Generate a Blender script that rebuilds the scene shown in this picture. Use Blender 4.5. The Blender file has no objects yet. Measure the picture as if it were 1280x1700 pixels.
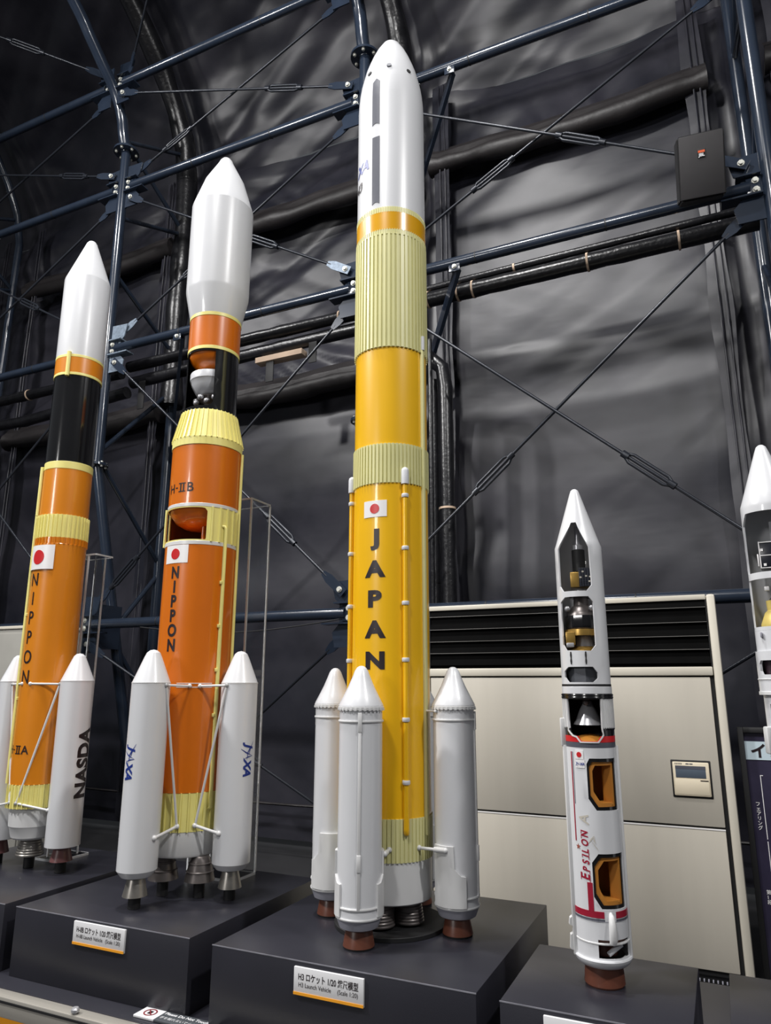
import bpy, bmesh, math, random
from mathutils import Vector, Matrix, noise
from mathutils.geometry import delaunay_2d_cdt
PI = math.pi
SC = bpy.context.scene
COL = SC.collection
R_ = math.radians

# ------------------------------------------------------------------ camera
def make_camera(yaw, pitch, roll, loc, f_px):
    y, p, r = R_(yaw), R_(pitch), R_(roll)
    fw = Vector((math.sin(y)*math.cos(p), math.cos(y)*math.cos(p), math.sin(p)))
    rt = Vector((math.cos(y), -math.sin(y), 0)); up = rt.cross(fw)
    rt, up = math.cos(r)*rt + math.sin(r)*up, -math.sin(r)*rt + math.cos(r)*up
    m = Matrix((rt, up, -fw)).transposed().to_4x4(); m.translation = loc
    cd = bpy.data.cameras.new('camera'); cd.sensor_fit = 'HORIZONTAL'; cd.sensor_width = 36
    cd.lens = 36*f_px/1280; cd.clip_start = .05; cd.clip_end = 100
    o = bpy.data.objects.new('camera', cd); o.matrix_world = m; COL.objects.link(o); SC.camera = o
make_camera(-24.74, 13.72, 0.137, (0, 0, 1.39), 1177.8)

# ------------------------------------------------------------------ world, lamps, exposure
SC.view_settings.view_transform = 'Standard'
SC.view_settings.look = 'None'
SC.view_settings.exposure = -0.55
SC.view_settings.gamma = 1.0
SC.view_settings.use_curve_mapping = False
w = bpy.data.worlds.new('world'); SC.world = w; w.use_nodes = True
w.node_tree.nodes['Background'].inputs[0].default_value = (.88, .94, 1.0, 1)
w.node_tree.nodes['Background'].inputs[1].default_value = .13
def lamp(name, loc, target, size, power, col=(1, .985, .97), size_y=None):
    ld = bpy.data.lights.new(name, 'AREA'); ld.energy = power; ld.color = col
    ld.shape = 'RECTANGLE' if size_y else 'DISK'; ld.size = size
    if size_y: ld.size_y = size_y
    o = bpy.data.objects.new(name, ld); o.location = loc
    o.rotation_euler = (Vector(target)-Vector(loc)).to_track_quat('-Z', 'Y').to_euler()
    COL.objects.link(o); return o
lamp('hall_lamp_left', (-5.6, -1.0, 6.6), (-1.2, 2.2, 1.6), .4, 540)
lamp('hall_lamp_right', (3.2, .2, 6.2), (-.6, 2.4, 1.8), .3, 250)
lamp('hall_lamp_front', (-.9, -2.2, 7.4), (-1.2, 3.5, 1.5), .7, 280)
lamp('hall_lamp_far_left', (-6.2, 1.6, 7.6), (-2.6, 3.0, 2.0), .3, 220)
lamp('hall_lamp_overhead', (-1.9, 1.2, 8.4), (-1.7, 2.4, 1.0), .6, 520)

lamp('roof_fill_light', (-4.5, -7.0, 4.2), (-4.5, 5.0, 7.6), 1.6, 260)  # added fill to lift the dark roof and the fronts, not a known lamp

# ------------------------------------------------------------------ materials
def C(r, g, b):
    def f(c):
        c /= 255
        return c/12.92 if c <= .04045 else ((c+.055)/1.055)**2.4
    return (f(r), f(g), f(b), 1)
MATS = {}
def mat(name, col, rough=.5, metal=0, vary=.06, scale=8, bump=0, bscale=40, coat=0, stretch=None, spec=.5):
    if name in MATS: return MATS[name]
    m = bpy.data.materials.new(name); m.use_nodes = True; MATS[name] = m
    nt = m.node_tree; b = nt.nodes['Principled BSDF']
    b.inputs['Roughness'].default_value = rough; b.inputs['Metallic'].default_value = metal
    b.inputs['Specular IOR Level'].default_value = spec
    if coat:
        b.inputs['Coat Weight'].default_value = coat; b.inputs['Coat Roughness'].default_value = .06
    tc = nt.nodes.new('ShaderNodeTexCoord'); n = nt.nodes.new('ShaderNodeTexNoise')
    n.inputs['Scale'].default_value = scale; n.inputs['Detail'].default_value = 5
    src = tc.outputs['Object']
    if stretch:
        mp = nt.nodes.new('ShaderNodeMapping'); mp.inputs['Scale'].default_value = stretch
        nt.links.new(src, mp.inputs['Vector']); src = mp.outputs['Vector']
    nt.links.new(src, n.inputs['Vector'])
    r = nt.nodes.new('ShaderNodeValToRGB'); lo, hi = 1-vary, 1+vary
    r.color_ramp.elements[0].color = tuple(c*lo for c in col[:3])+(1,)
    r.color_ramp.elements[1].color = tuple(min(1, c*hi) for c in col[:3])+(1,)
    r.color_ramp.elements[0].position = .3; r.color_ramp.elements[1].position = .7
    nt.links.new(n.outputs['Fac'], r.inputs['Fac']); nt.links.new(r.outputs['Color'], b.inputs['Base Color'])
    if bump:
        n2 = nt.nodes.new('ShaderNodeTexNoise'); n2.inputs['Scale'].default_value = bscale; n2.inputs['Detail'].default_value = 4
        nt.links.new(src, n2.inputs['Vector'])
        bp = nt.nodes.new('ShaderNodeBump'); bp.inputs['Strength'].default_value = bump; bp.inputs['Distance'].default_value = .01
        nt.links.new(n2.outputs['Fac'], bp.inputs['Height']); nt.links.new(bp.outputs['Normal'], b.inputs['Normal'])
    return m
WHITE = mat('gloss_white_paint', C(212, 213, 216), .32, vary=.015, coat=.5)
WHITE2 = mat('satin_white_paint', C(212, 212, 212), .3, vary=.015)
ORANGE_A = mat('amber_orange_paint', C(212, 128, 22), .32, vary=.03, coat=.45)
ORANGE_B = mat('deep_orange_paint', C(206, 106, 10), .32, vary=.03, coat=.45)
YELLOW = mat('golden_yellow_paint', C(234, 180, 16), .32, vary=.02, coat=.4)
PALE = mat('pale_yellow_paint', C(232, 222, 136), .4, vary=.03)
PALE_G = mat('pale_khaki_paint', C(214, 210, 152), .4, vary=.03)
BLACK = mat('gloss_black_paint', C(22, 22, 24), .12, vary=.1, coat=.6)
BLACK_M = mat('matt_black', C(20, 20, 22), .6, vary=.1)
CAPWHITE = mat('grey_white_plastic', C(205, 206, 210), .35, vary=.02)
GREY = mat('grey_paint', C(150, 150, 160), .4, vary=.04)
SLATE = mat('slate_print', C(82, 84, 94), .4, vary=.03)
STEEL = mat('brushed_bell_metal', C(150, 146, 140), .34, .75, vary=.1, scale=30, stretch=(1, 1, .2))
STEEL_D = mat('dark_bell_metal', C(108, 102, 100), .36, .6, vary=.12, scale=30)
SILVER = mat('silver_metal', C(182, 182, 186), .28, .45, vary=.05)
BROWN = mat('brown_nozzle_paint', C(98, 57, 43), .35, vary=.12, scale=14)
PLUM = mat('plum_nozzle_paint', C(112, 74, 74), .35, vary=.12, scale=14)
OCHRE = mat('ochre_insulation', C(186, 122, 46), .5, vary=.06)
GOLD = mat('gold_foil', C(172, 138, 72), .3, .65, vary=.15, scale=40)
INK = mat('dark_print', C(34, 24, 28), .4, vary=.03)
INKBLUE = mat('blue_print', C(28, 50, 130), .4, vary=.03)
RED = mat('red_print', C(196, 36, 40), .35, vary=.03)
CRIMSON = mat('crimson_print', C(150, 24, 48), .35, vary=.03)
FLAGWHITE = mat('flag_white_print', C(232, 230, 230), .35, vary=.01)
GREYPRINT = mat('grey_beige_print', C(190, 184, 172), .4, vary=.03)
FRAME = mat('navy_steel_paint', C(33, 41, 54), .22, vary=.12, scale=6, coat=.3)
GALV = mat('galvanised_steel', C(112, 124, 138), .42, .3, vary=.25, scale=40)
BOLT = mat('bolt_zinc', C(200, 200, 192), .35, .4, vary=.1, scale=60)
ROD = mat('dark_rod_steel', C(38, 41, 48), .3, .3, vary=.1)
TAPE = mat('black_wrap_tape', C(22, 22, 25), .3, vary=.3, scale=14, bump=.3, bscale=30)
STRAP = mat('black_strap', C(18, 18, 20), .7, vary=.2)
FOAM = mat('beige_foam', C(196, 172, 150), .8, vary=.1)
PLINTH = mat('charcoal_laminate', C(38, 38, 45), .34, vary=.08, scale=5, bump=.04, bscale=400)
EDGE = mat('worn_edge_laminate', C(120, 120, 128), .5, vary=.2, scale=30)
BEIGE = mat('beige_cabinet_enamel', C(188, 182, 170), .36, vary=.02, scale=3, stretch=(6, 1, .6))
BEIGE2 = mat('cream_trim_enamel', C(202, 196, 182), .35, vary=.02)
CREAM = mat('cream_plastic', C(220, 208, 184), .4, vary=.02)
GRILLE = mat('dark_grille', C(10, 10, 10), .9, vary=.2, spec=.05)
SLATM = mat('slat_lip_enamel', C(105, 103, 100), .35, vary=.05)
LCD = mat('grey_lcd', C(86, 96, 108), .15, vary=.05, coat=.4)
ALU = mat('aluminium_rail', C(168, 164, 156), .35, .35, vary=.06, scale=20, stretch=(.2, 4, 4))
ORANGEP = mat('orange_panel', C(240, 160, 20), .4, vary=.04)
SIGNW = mat('sign_white', C(214, 214, 216), .4, vary=.02)
SIGNG = mat('sign_grey', C(70, 74, 78), .4, vary=.03)
CLOTHBACK = mat('speaker_grille', C(38, 36, 38), .7, vary=.1, bump=.2, bscale=500)
POSTER = mat('poster_print', C(48, 44, 64), .35, vary=.3, scale=6)
POSTERH = mat('poster_header', C(186, 202, 210), .4, vary=.03)
FLOORM = mat('dark_floor', C(44, 44, 46), .5, vary=.15, scale=4)
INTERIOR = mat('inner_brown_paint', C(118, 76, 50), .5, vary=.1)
def acrylic():
    m = bpy.data.materials.new('clear_acrylic'); m.use_nodes = True; nt = m.node_tree
    b = nt.nodes['Principled BSDF']; b.inputs['Base Color'].default_value = (.96, .97, .97, 1)
    b.inputs['Roughness'].default_value = .03; b.inputs['IOR'].default_value = 1.2
    b.inputs['Transmission Weight'].default_value = 1
    n = nt.nodes.new('ShaderNodeTexNoise'); n.inputs['Scale'].default_value = 5
    r = nt.nodes.new('ShaderNodeMapRange'); r.inputs['To Min'].default_value = .01; r.inputs['To Max'].default_value = .05
    nt.links.new(n.outputs['Fac'], r.inputs['Value']); nt.links.new(r.outputs['Result'], b.inputs['Roughness'])
    return m
ACRYL = acrylic()
ACEDGE = mat('acrylic_edge_glint', C(240, 242, 244), .15, vary=.03, coat=.4)  # clear polished edges, the light they catch painted in as near-white
def membrane_mat():
    m = bpy.data.materials.new('dark_tent_fabric'); m.use_nodes = True; nt = m.node_tree
    b = nt.nodes['Principled BSDF']; b.inputs['Roughness'].default_value = .4
    b.inputs['Specular IOR Level'].default_value = .4
    tc = nt.nodes.new('ShaderNodeTexCoord')
    n = nt.nodes.new('ShaderNodeTexNoise'); n.inputs['Scale'].default_value = .9; n.inputs['Detail'].default_value = 7; n.inputs['Roughness'].default_value = .62
    nt.links.new(tc.outputs['Object'], n.inputs['Vector'])
    r = nt.nodes.new('ShaderNodeValToRGB')
    r.color_ramp.elements[0].position = .38; r.color_ramp.elements[0].color = C(27, 28, 36)
    r.color_ramp.elements[1].position = .72; r.color_ramp.elements[1].color = C(48, 47, 54)
    nt.links.new(n.outputs['Fac'], r.inputs['Fac']); nt.links.new(r.outputs['Color'], b.inputs['Base Color'])
    mp = nt.nodes.new('ShaderNodeMapping'); mp.inputs['Rotation'].default_value = (0, R_(24), 0); mp.inputs['Scale'].default_value = (.7, 1, 2.2)
    nt.links.new(tc.outputs['Object'], mp.inputs['Vector'])
    n2 = nt.nodes.new('ShaderNodeTexNoise'); n2.inputs['Scale'].default_value = 1.6; n2.inputs['Detail'].default_value = 3
    nt.links.new(mp.outputs['Vector'], n2.inputs['Vector'])
    bp = nt.nodes.new('ShaderNodeBump'); bp.inputs['Strength'].default_value = .08; bp.inputs['Distance'].default_value = .05
    nt.links.new(n2.outputs['Fac'], bp.inputs['Height']); nt.links.new(bp.outputs['Normal'], b.inputs['Normal'])
    return m
MEMB = membrane_mat()
SLEEVE = mat('dark_sleeve_fabric', C(34, 31, 32), .5, vary=.25, scale=3, bump=.4, bscale=14)

# ------------------------------------------------------------------ helpers
def finish(name, bm, m, parent=None, smooth=35, loc=None):
    bmesh.ops.recalc_face_normals(bm, faces=bm.faces)
    me = bpy.data.meshes.new(name); bm.to_mesh(me); bm.free()
    if m: me.materials.append(m)
    if smooth:
        me.polygons.foreach_set('use_smooth', [True]*len(me.polygons))
        me.set_sharp_from_angle(angle=R_(smooth))
    o = bpy.data.objects.new(name, me); COL.objects.link(o)
    if parent: o.parent = parent
    if loc: o.location = loc
    return o
def thing(name, label, cat, loc=(0, 0, 0), rotz=0, group=None):
    o = bpy.data.objects.new(name, None); o.empty_display_size = .1; COL.objects.link(o)
    o.location = loc; o.rotation_euler = (0, 0, rotz); tag(o, label, cat, group); return o
def tag(o, label, cat, group=None):
    o['label'] = label; o['category'] = cat
    if group: o['group'] = group
    return o
def struct(o): o['kind'] = 'structure'; return o
def add_box(bm, lo, hi, bev=0):
    lo, hi = Vector(lo), Vector(hi)
    r = bmesh.ops.create_cube(bm, size=1)
    vs = r['verts']; s = hi-lo; c = (hi+lo)/2
    for v in vs: v.co = Vector((v.co.x*s.x, v.co.y*s.y, v.co.z*s.z))+c
    if bev:
        es = list({e for v in vs for e in v.link_edges})
        bmesh.ops.bevel(bm, geom=es, offset=bev, segments=2, affect='EDGES', profile=.5)
def box(name, lo, hi, m, parent=None, bev=.002):
    bm = bmesh.new(); add_box(bm, lo, hi, bev); return finish(name, bm, m, parent)
def add_tube(bm, pts, r, seg=12, cap=True, r2=None):
    pts = [Vector(p) for p in pts]; n = len(pts); rings = []
    up = None
    for i, p in enumerate(pts):
        d = (pts[min(i+1, n-1)]-pts[max(i-1, 0)]).normalized()
        if up is None:
            a = Vector((0, 0, 1)) if abs(d.z) < .9 else Vector((1, 0, 0))
            up = d.cross(a).normalized()
        up = (up-d*up.dot(d)).normalized(); sd = d.cross(up)
        rr = r if not hasattr(r, '__len__') else r[i]
        rings.append([bm.verts.new(p+rr*(math.cos(2*PI*k/seg)*up+math.sin(2*PI*k/seg)*sd)) for k in range(seg)])
    for a, b in zip(rings, rings[1:]):
        for k in range(seg): bm.faces.new((a[k], a[(k+1) % seg], b[(k+1) % seg], b[k]))
    if cap: bm.faces.new(rings[0][::-1]); bm.faces.new(rings[-1])
def tube(name, pts, r, m, parent=None, seg=12):
    bm = bmesh.new(); add_tube(bm, pts, r, seg); return finish(name, bm, m, parent, 50)
def add_lathe(bm, prof, seg=48, cx=0, cy=0, a0=None, a1=None, rad=None):
    """prof: list of (r, z). rad(phi) optional multiplier."""
    full = a0 is None
    n = seg if full else seg+1
    def ang(k): return 2*PI*k/seg if full else a0+(a1-a0)*k/seg
    rings = []
    for r, z in prof:
        if r < 1e-5: rings.append([bm.verts.new((cx, cy, z))]); continue
        rings.append([bm.verts.new((cx+r*math.sin(ang(k)), cy-r*math.cos(ang(k)), z)) for k in range(n)])
    for a, b in zip(rings, rings[1:]):
        for k in range(n if full else n-1):
            k2 = (k+1) % n
            if len(a) == 1 and len(b) == 1: continue
            if len(a) == 1: bm.faces.new((a[0], b[k2], b[k]))
            elif len(b) == 1: bm.faces.new((a[k], a[k2], b[0]))
            else: bm.faces.new((a[k], a[k2], b[k2], b[k]))
    return rings
def lathe(name, prof, m, parent=None, seg=48, cx=0, cy=0, smooth=35, a0=None, a1=None):
    bm = bmesh.new(); add_lathe(bm, prof, seg, cx, cy, a0, a1); return finish(name, bm, m, parent, smooth)
def disc_prof(r, z0, z1, b=.001):     # closed solid of revolution
    return [(0, z0), (r-b, z0), (r, z0+b), (r, z1-b), (r-b, z1), (0, z1)]
def ribbed(name, r0, z0, r1, z1, n, h, m, parent=None, a0=-180, a1=180, duty=.35, over=0):
    """skirt with n raised ribs; r0 at z0 (bottom) to r1 at z1 (top)."""
    bm = bmesh.new(); cols = []
    N = max(1, round(n*(a1-a0)/360)); full = (a1-a0) >= 359.9
    for i in range(N):
        for t, hh in ((0, 0), (.5-duty/2, 0), (.5-duty/2+.04, h), (.5+duty/2-.04, h), (.5+duty/2, 0)):
            cols.append((R_(a0)+R_(a1-a0)*(i+t)/N, hh))
    if not full: cols.append((R_(a1), 0))
    vs = []
    for a, hh in cols:
        s, c = math.sin(a), math.cos(a)
        vs.append([bm.verts.new((rr*s, -rr*c, z)) for rr, z in
                   ((r0-.006, z0), (r0+hh, z0), (r1+hh, z1), (r1-.006, z1))])
    M = len(vs)
    for i in range(M if full else M-1):
        a, b = vs[i], vs[(i+1) % M]
        for k in range(3): bm.faces.new((a[k], b[k], b[k+1], a[k+1]))
    return finish(name, bm, m, parent, 20)
def cyl_pt(r, phi, z): return Vector((r*math.sin(phi), -r*math.cos(phi), z))
def patch(name, r, p0, p1, z0, z1, m, parent=None, th=.0008, poly=None, seg=14):
    """thin curved decal on a cylinder; angles in degrees, facing -Y at 0; poly: (phi,z) outline instead of a rectangle"""
    if poly is None: poly = [(p0, z0), (p1, z0), (p1, z1), (p0, z1)]
    return carved(name, poly, [], lambda z: r+th, th*2, m, parent, step=max(2.5, (max(p[0] for p in poly)-min(p[0] for p in poly))/seg))
def inside(p, poly):
    x, y = p; c = False; n = len(poly)
    for i in range(n):
        x1, y1 = poly[i]; x2, y2 = poly[i-1]
        if (y1 > y) != (y2 > y) and x < (x2-x1)*(y-y1)/(y2-y1)+x1: c = not c
    return c
def carved(name, outer, holes, rfun, th, m, parent=None, step=6, zsc=None, wrap=False, inner_mat=None):
    """shell of revolution with openings. outer/holes in (phi deg, z); rfun(z) gives the outside radius."""
    rm = rfun(sum(p[1] for p in outer)/len(outer)); k = 180/PI/max(rm, .01)       # z to "degrees"
    vs, es = [], []
    def loop(pl):
        st = len(vs); pts = []
        for i, a in enumerate(pl):
            b = pl[(i+1) % len(pl)]
            n = max(1, int(abs(b[0]-a[0])/step+.99), int(abs(b[1]-a[1])*k/(step*5)))
            for q in range(n): pts.append((a[0]+(b[0]-a[0])*q/n, a[1]+(b[1]-a[1])*q/n))
        for p in pts: vs.append(Vector((p[0], p[1]*k)))
        for i in range(len(pts)): es.append((st+i, st+(i+1) % len(pts)))
        return [(p[0], p[1]*k) for p in pts]
    ol = loop(outer); hl = [loop(h) for h in holes]
    p0, p1 = min(p[0] for p in ol), max(p[0] for p in ol); z0, z1 = min(p[1] for p in ol), max(p[1] for p in ol)
    nz = max(1, int((z1-z0)/(step*6))); 
    zs = [z0+(z1-z0)*j/nz for j in range(1, nz)] + [z*k for z in (zsc or [])]
    np_ = max(2, int((p1-p0)/step))
    for z in zs:
        for i in range(1, np_):
            p = (p0+(p1-p0)*i/np_, z)
            if inside(p, ol) and not any(inside(p, h) for h in hl): vs.append(Vector(p))
    v2, e2, f2 = delaunay_2d_cdt(vs, es, [], 0, 1e-5)[:3]
    bm = bmesh.new(); A, B = [], []
    for v in v2:
        z = v.y/k; r = rfun(z); a = R_(v.x)
        A.append(bm.verts.new(cyl_pt(r, a, z))); B.append(bm.verts.new(cyl_pt(max(r-th, .0005), a, z)))
    cnt = {}
    for f in f2:
        c = (sum(v2[i].x for i in f)/len(f), sum(v2[i].y for i in f)/len(f))
        if not inside(c, ol) or any(inside(c, h) for h in hl): continue
        try:
            bm.faces.new([A[i] for i in f]); bm.faces.new([B[i] for i in reversed(f)])
        except ValueError: continue
        for i in range(len(f)):
            e = (f[i], f[(i+1) % len(f)]); key = tuple(sorted(e)); cnt[key] = cnt.get(key, []) + [e]
    for key, l in cnt.items():
        if len(l) == 1:
            a, b = l[0]
            if wrap and abs(abs(v2[a].x)-180) < .01 and abs(abs(v2[b].x)-180) < .01: continue
            bm.faces.new((A[b], A[a], B[a], B[b]))
    for v in [v for v in bm.verts if not v.link_faces]: bm.verts.remove(v)
    if wrap: bmesh.ops.remove_doubles(bm, verts=bm.verts, dist=1e-5)
    return finish(name, bm, m, parent, 30)
def text_bm(s, size, bold=0, shear=0, sx=1, align='CENTER', space=1):
    c = bpy.data.curves.new('t', 'FONT'); c.body = s; c.size = size; c.align_x = align; c.align_y = 'CENTER'
    c.offset = bold; c.shear = shear; c.space_character = space; c.resolution_u = 4
    o = bpy.data.objects.new('t', c); COL.objects.link(o)
    me = bpy.data.meshes.new_from_object(o.evaluated_get(bpy.context.evaluated_depsgraph_get()))
    bm = bmesh.new(); bm.from_mesh(me)
    bpy.data.objects.remove(o); bpy.data.curves.remove(c); bpy.data.meshes.remove(me)
    if bm.verts:
        xs = [v.co.x for v in bm.verts]; ys = [v.co.y for v in bm.verts]
        dy = (max(ys)+min(ys))/2; dx = (max(xs)+min(xs))/2 if align == 'CENTER' else 0
        for v in bm.verts: v.co = Vector(((v.co.x-dx)*sx, v.co.y-dy, 0))
    return bm
def merge(dst, src, fn=None):
    mp = {v: dst.verts.new(fn(v.co) if fn else v.co) for v in src.verts}
    for f in src.faces:
        try: dst.faces.new([mp[v] for v in f.verts])
        except ValueError: pass
    src.free()
def rot2(a):
    c, s = math.cos(R_(a)), math.sin(R_(a))
    return lambda p: Vector((p.x*c-p.y*s, p.x*s+p.y*c, 0))
def wrap_bm(bm, r, phi, z, off=.0009):
    """bends a flat (x,y) mesh around a cylinder, facing out at phi degrees"""
    if not bm.verts: return bm
    x0, x1 = min(v.co.x for v in bm.verts), max(v.co.x for v in bm.verts); st = r*R_(7); x = x0+st
    while x < x1:
        bmesh.ops.bisect_plane(bm, geom=bm.verts[:]+bm.edges[:]+bm.faces[:], plane_co=(x, 0, 0), plane_no=(1, 0, 0)); x += st
    for v in bm.verts: v.co = cyl_pt(r+off, R_(phi)+v.co.x/r, z+v.co.y)
    return bm
def cyl_text(name, s, size, r, phi, z, m, parent, bold=0, shear=0, rot=0, sx=1, space=1):
    bm = text_bm(s, size, bold, shear, sx, space=space)
    if rot:
        f = rot2(rot)
        for v in bm.verts: v.co = f(v.co)
    wrap_bm(bm, r, phi, z); o = finish(name, bm, m, parent, 0); return o
def flat_text(name, s, size, origin, u, v, m, parent, bold=0, align='LEFT', sx=1, rot=0, shear=0, width=None):
    bm = text_bm(s, size, bold, shear, sx, align); f = rot2(rot)
    if width and bm.verts:
        k = width/(max(q.co.x for q in bm.verts)-min(q.co.x for q in bm.verts))
        for q in bm.verts: q.co.x *= k
    o, u, v = Vector(origin), Vector(u), Vector(v)
    for q in bm.verts:
        p = f(q.co); q.co = o+u*p.x+v*p.y
    return finish(name, bm, m, parent, 0)
def poly_plate(bm, pts, n, th):
    """extrudes a planar polygon (3D points) along n by th"""
    n = Vector(n).normalized()*th
    a = [bm.verts.new(Vector(p)) for p in pts]; b = [bm.verts.new(Vector(p)+n) for p in pts]
    bm.faces.new(a); bm.faces.new(b[::-1]); k = len(a)
    for i in range(k): bm.faces.new((a[i], b[i], b[(i+1) % k], a[(i+1) % k]))
def add_hexbolt(bm, p, n, r=.014, h=.012):
    p, n = Vector(p), Vector(n).normalized()
    add_tube(bm, [p, p+n*.004], r*1.35, 12); add_tube(bm, [p+n*.004, p+n*(.004+h)], r, 6)

# ------------------------------------------------------------------ the hall: floor, fabric wall, fabric roof
box('floor', (-22, -8, -.1), (9, 8, 0), FLOORM)['kind'] = 'structure'
FX = [-8.1, -5.2, -2.37, .61]                 # steel frames along the wall
def fabric(name, prof, x0, x1, nx, amp, m):
    """prof: (y,z) cross-section, densely sampled; folds displace along the section normal"""
    bm = bmesh.new(); rows = []; n = len(prof); s = 0
    for j, (y, z) in enumerate(prof):
        a, b = Vector(prof[max(0, j-1)]), Vector(prof[min(n-1, j+1)])
        t = (b-a).normalized(); nrm = (-t.y, t.x)
        if j: s += (Vector(prof[j])-Vector(prof[j-1])).length
        row = []
        for i in range(nx+1):
            x = x0+(x1-x0)*i/nx; row.append(bm.verts.new((x, y, z)))
            d = amp(x, s); v = row[-1]; v.co.y += nrm[0]*d; v.co.z += nrm[1]*d
        rows.append(row)
    for a, b in zip(rows, rows[1:]):
        for i in range(nx): bm.faces.new((a[i], a[i+1], b[i+1], b[i]))
    return finish(name, bm, m, None, 180)
def sample(path, st):
    out = []
    for a, b in zip(path, path[1:]):
        a, b = Vector(a), Vector(b); k = max(1, int((b-a).length/st))
        out += [tuple(a+(b-a)*i/k) for i in range(k)]
    return out+[tuple(path[-1])]
SLV = [4.34, 6.44]                       # heights of the wall sleeves
def smooth(a, b, t):
    t = max(0, min(1, (t-a)/(b-a))); return t*t*(3-2*t)
def fold(x, s):
    # how far the fabric bellies towards the hall between sleeves, plus puckers above the sleeves and slanting creases
    wm = smooth(-2.0, -2.7, x) if x > -2.35 else 1
    d = 0; seg = [(0, 4.34, .05*wm), (4.34, 6.44, .09*wm), (2.0, 6.44, .10*(1-wm)), (6.44, 9.2, .12)]
    for a, b, k in seg:
        if a < s < b: d += k*math.sin(PI*(s-a)/(b-a))
    fx = min(FX, key=lambda q: abs(q-x)); dx = x-fx
    d *= smooth(0, 1.2, abs(dx))*.8+.2
    for z in SLV:
        h = s-z
        if h > -.02 and (z > 5 or wm > .5):
            e = math.exp(-max(0, h-.12)/.30); c = x*(5.2-2.2*min(h, 1))+3*noise.noise((x*.7, 0, z))
            d += .042*e*noise.noise((c, h*.5, z))*2
        if -1.2 < h < 0:
            e = math.exp(h/.5); d += .024*e*noise.noise((x*1.1+h*1.2, h*.8, z+4))*2
    d += .06*noise.noise((x*.22, s*1.3, 4.4))*smooth(6.5, 4, s)+.02*noise.noise((x*.5+s*.4, s*2.1-x*.3, 8.4))*smooth(6, 3, s)
    wz = smooth(3.4, 6.0, s); wx = .25+.75*smooth(-1.2, -3.0, x) if s < 7.2 else .8
    for ang, f1, f2, a, sd in ((24, .16, 1.9, .05, 1.7), (35, .2, 3.6, .028, 9.1), (29, .2, 6.5, .014, 12.3), (-30, .2, 3.8, .014, 15.3)):
        c, sn = math.cos(R_(ang)), math.sin(R_(ang)); u, v = x*c+s*sn, -x*sn+s*c
        q = noise.noise((u*f1, v*f2*.5, sd)); d += (.14+1.7*wz*wx)*a*(1-2.4*abs(q))
    if abs(dx) < .45: d += .014*math.sin(dx*34+2*noise.noise((0, s, fx)))*(1-abs(dx)/.45)
    return d
wall_prof = sample([(5.86, .05), (5.86, 7.45)], .045)
wb = struct(fabric('wall_back', wall_prof, -21, 5.5, 720, lambda x, s: -fold(x, s), MEMB))
wb.data.name = 'wall_back'
roof_prof = sample([(5.88, 7.4), (5.72, 7.9), (5.42, 8.36), (4.95, 8.82), (3.5, 9.85), (.5, 11.6)], .05)
struct(fabric('ceiling', roof_prof, -21, 5.5, 620, lambda x, s: -fold(x, s+7.4)*.9, MEMB))
# sleeves: fabric wrapped round the outer purlins, between frames
tn = 1
for z in SLV[::-1]:
    for a, b in zip(FX+[3.6], (FX+[3.6])[1:]):
        if z < 5 and a > -3: continue
        bm = bmesh.new(); pts = []; rr = []
        for i in range(25):
            x = a+.22+(b-a-.44)*i/24
            pts.append((x, 5.72+.015*noise.noise((x*3, z, 0)), z-.05*math.sin(PI*i/24)+.02*noise.noise((x*2, z, 7))))
            rr.append(.085+.02*noise.noise((x*4, z, 2))+(.03 if i in (0, 24) else 0))
        add_tube(bm, pts, rr, 14)
        hem = [(p[0], p[1]-.06, p[2]+.10+.01*noise.noise((p[0]*9, 0, z))) for p in pts]
        lo = [(p[0], p[1]-r*.95, p[2]) for p, r in zip(pts, rr)]; up = [(p[0], p[1]+.02, p[2]+.2) for p in pts]
        for L1, L2 in ((lo, hem), (hem, up)):
            A = [bm.verts.new(q) for q in L1]; B = [bm.verts.new(q) for q in L2]
            for i in range(24): bm.faces.new((A[i], A[i+1], B[i+1], B[i]))
        struct(finish('trim_%d' % tn, bm, SLEEVE, None, 60)); tn += 1
# vertical lapped seams of the fabric beside each frame
for fx in FX:
    for dx in (-.33, .33):
        bm = bmesh.new()
        for k in range(2):
            add_tube(bm, [(fx+dx+k*.05, 5.70+.02*noise.noise((fx+dx, z*.9, 1)), z) for z in [i*.35 for i in range(1, 22)]], .008, 6)
        A = []; B = []
        for i in range(1, 60):
            z = i*.125; q = .03*noise.noise((fx, z*1.5, dx))
            A.append(bm.verts.new((fx+dx-.07+q, 5.73, z))); B.append(bm.verts.new((fx+dx+.09-q, 5.70+.03*noise.noise((z*2, dx, 4)), z)))
        for i in range(len(A)-1): bm.faces.new((A[i], B[i], B[i+1], A[i+1]))
        struct(finish('trim_%d' % tn, bm, MEMB, None, 60)); tn += 1
# bottom hem seam line
bm = bmesh.new(); add_tube(bm, [(x*.25-21, 5.735, .36+.01*noise.noise((x*.3, 0, 0))) for x in range(105)], .012, 6)
struct(finish('trim_%d' % tn, bm, SLEEVE, None, 60)); tn += 1

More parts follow.
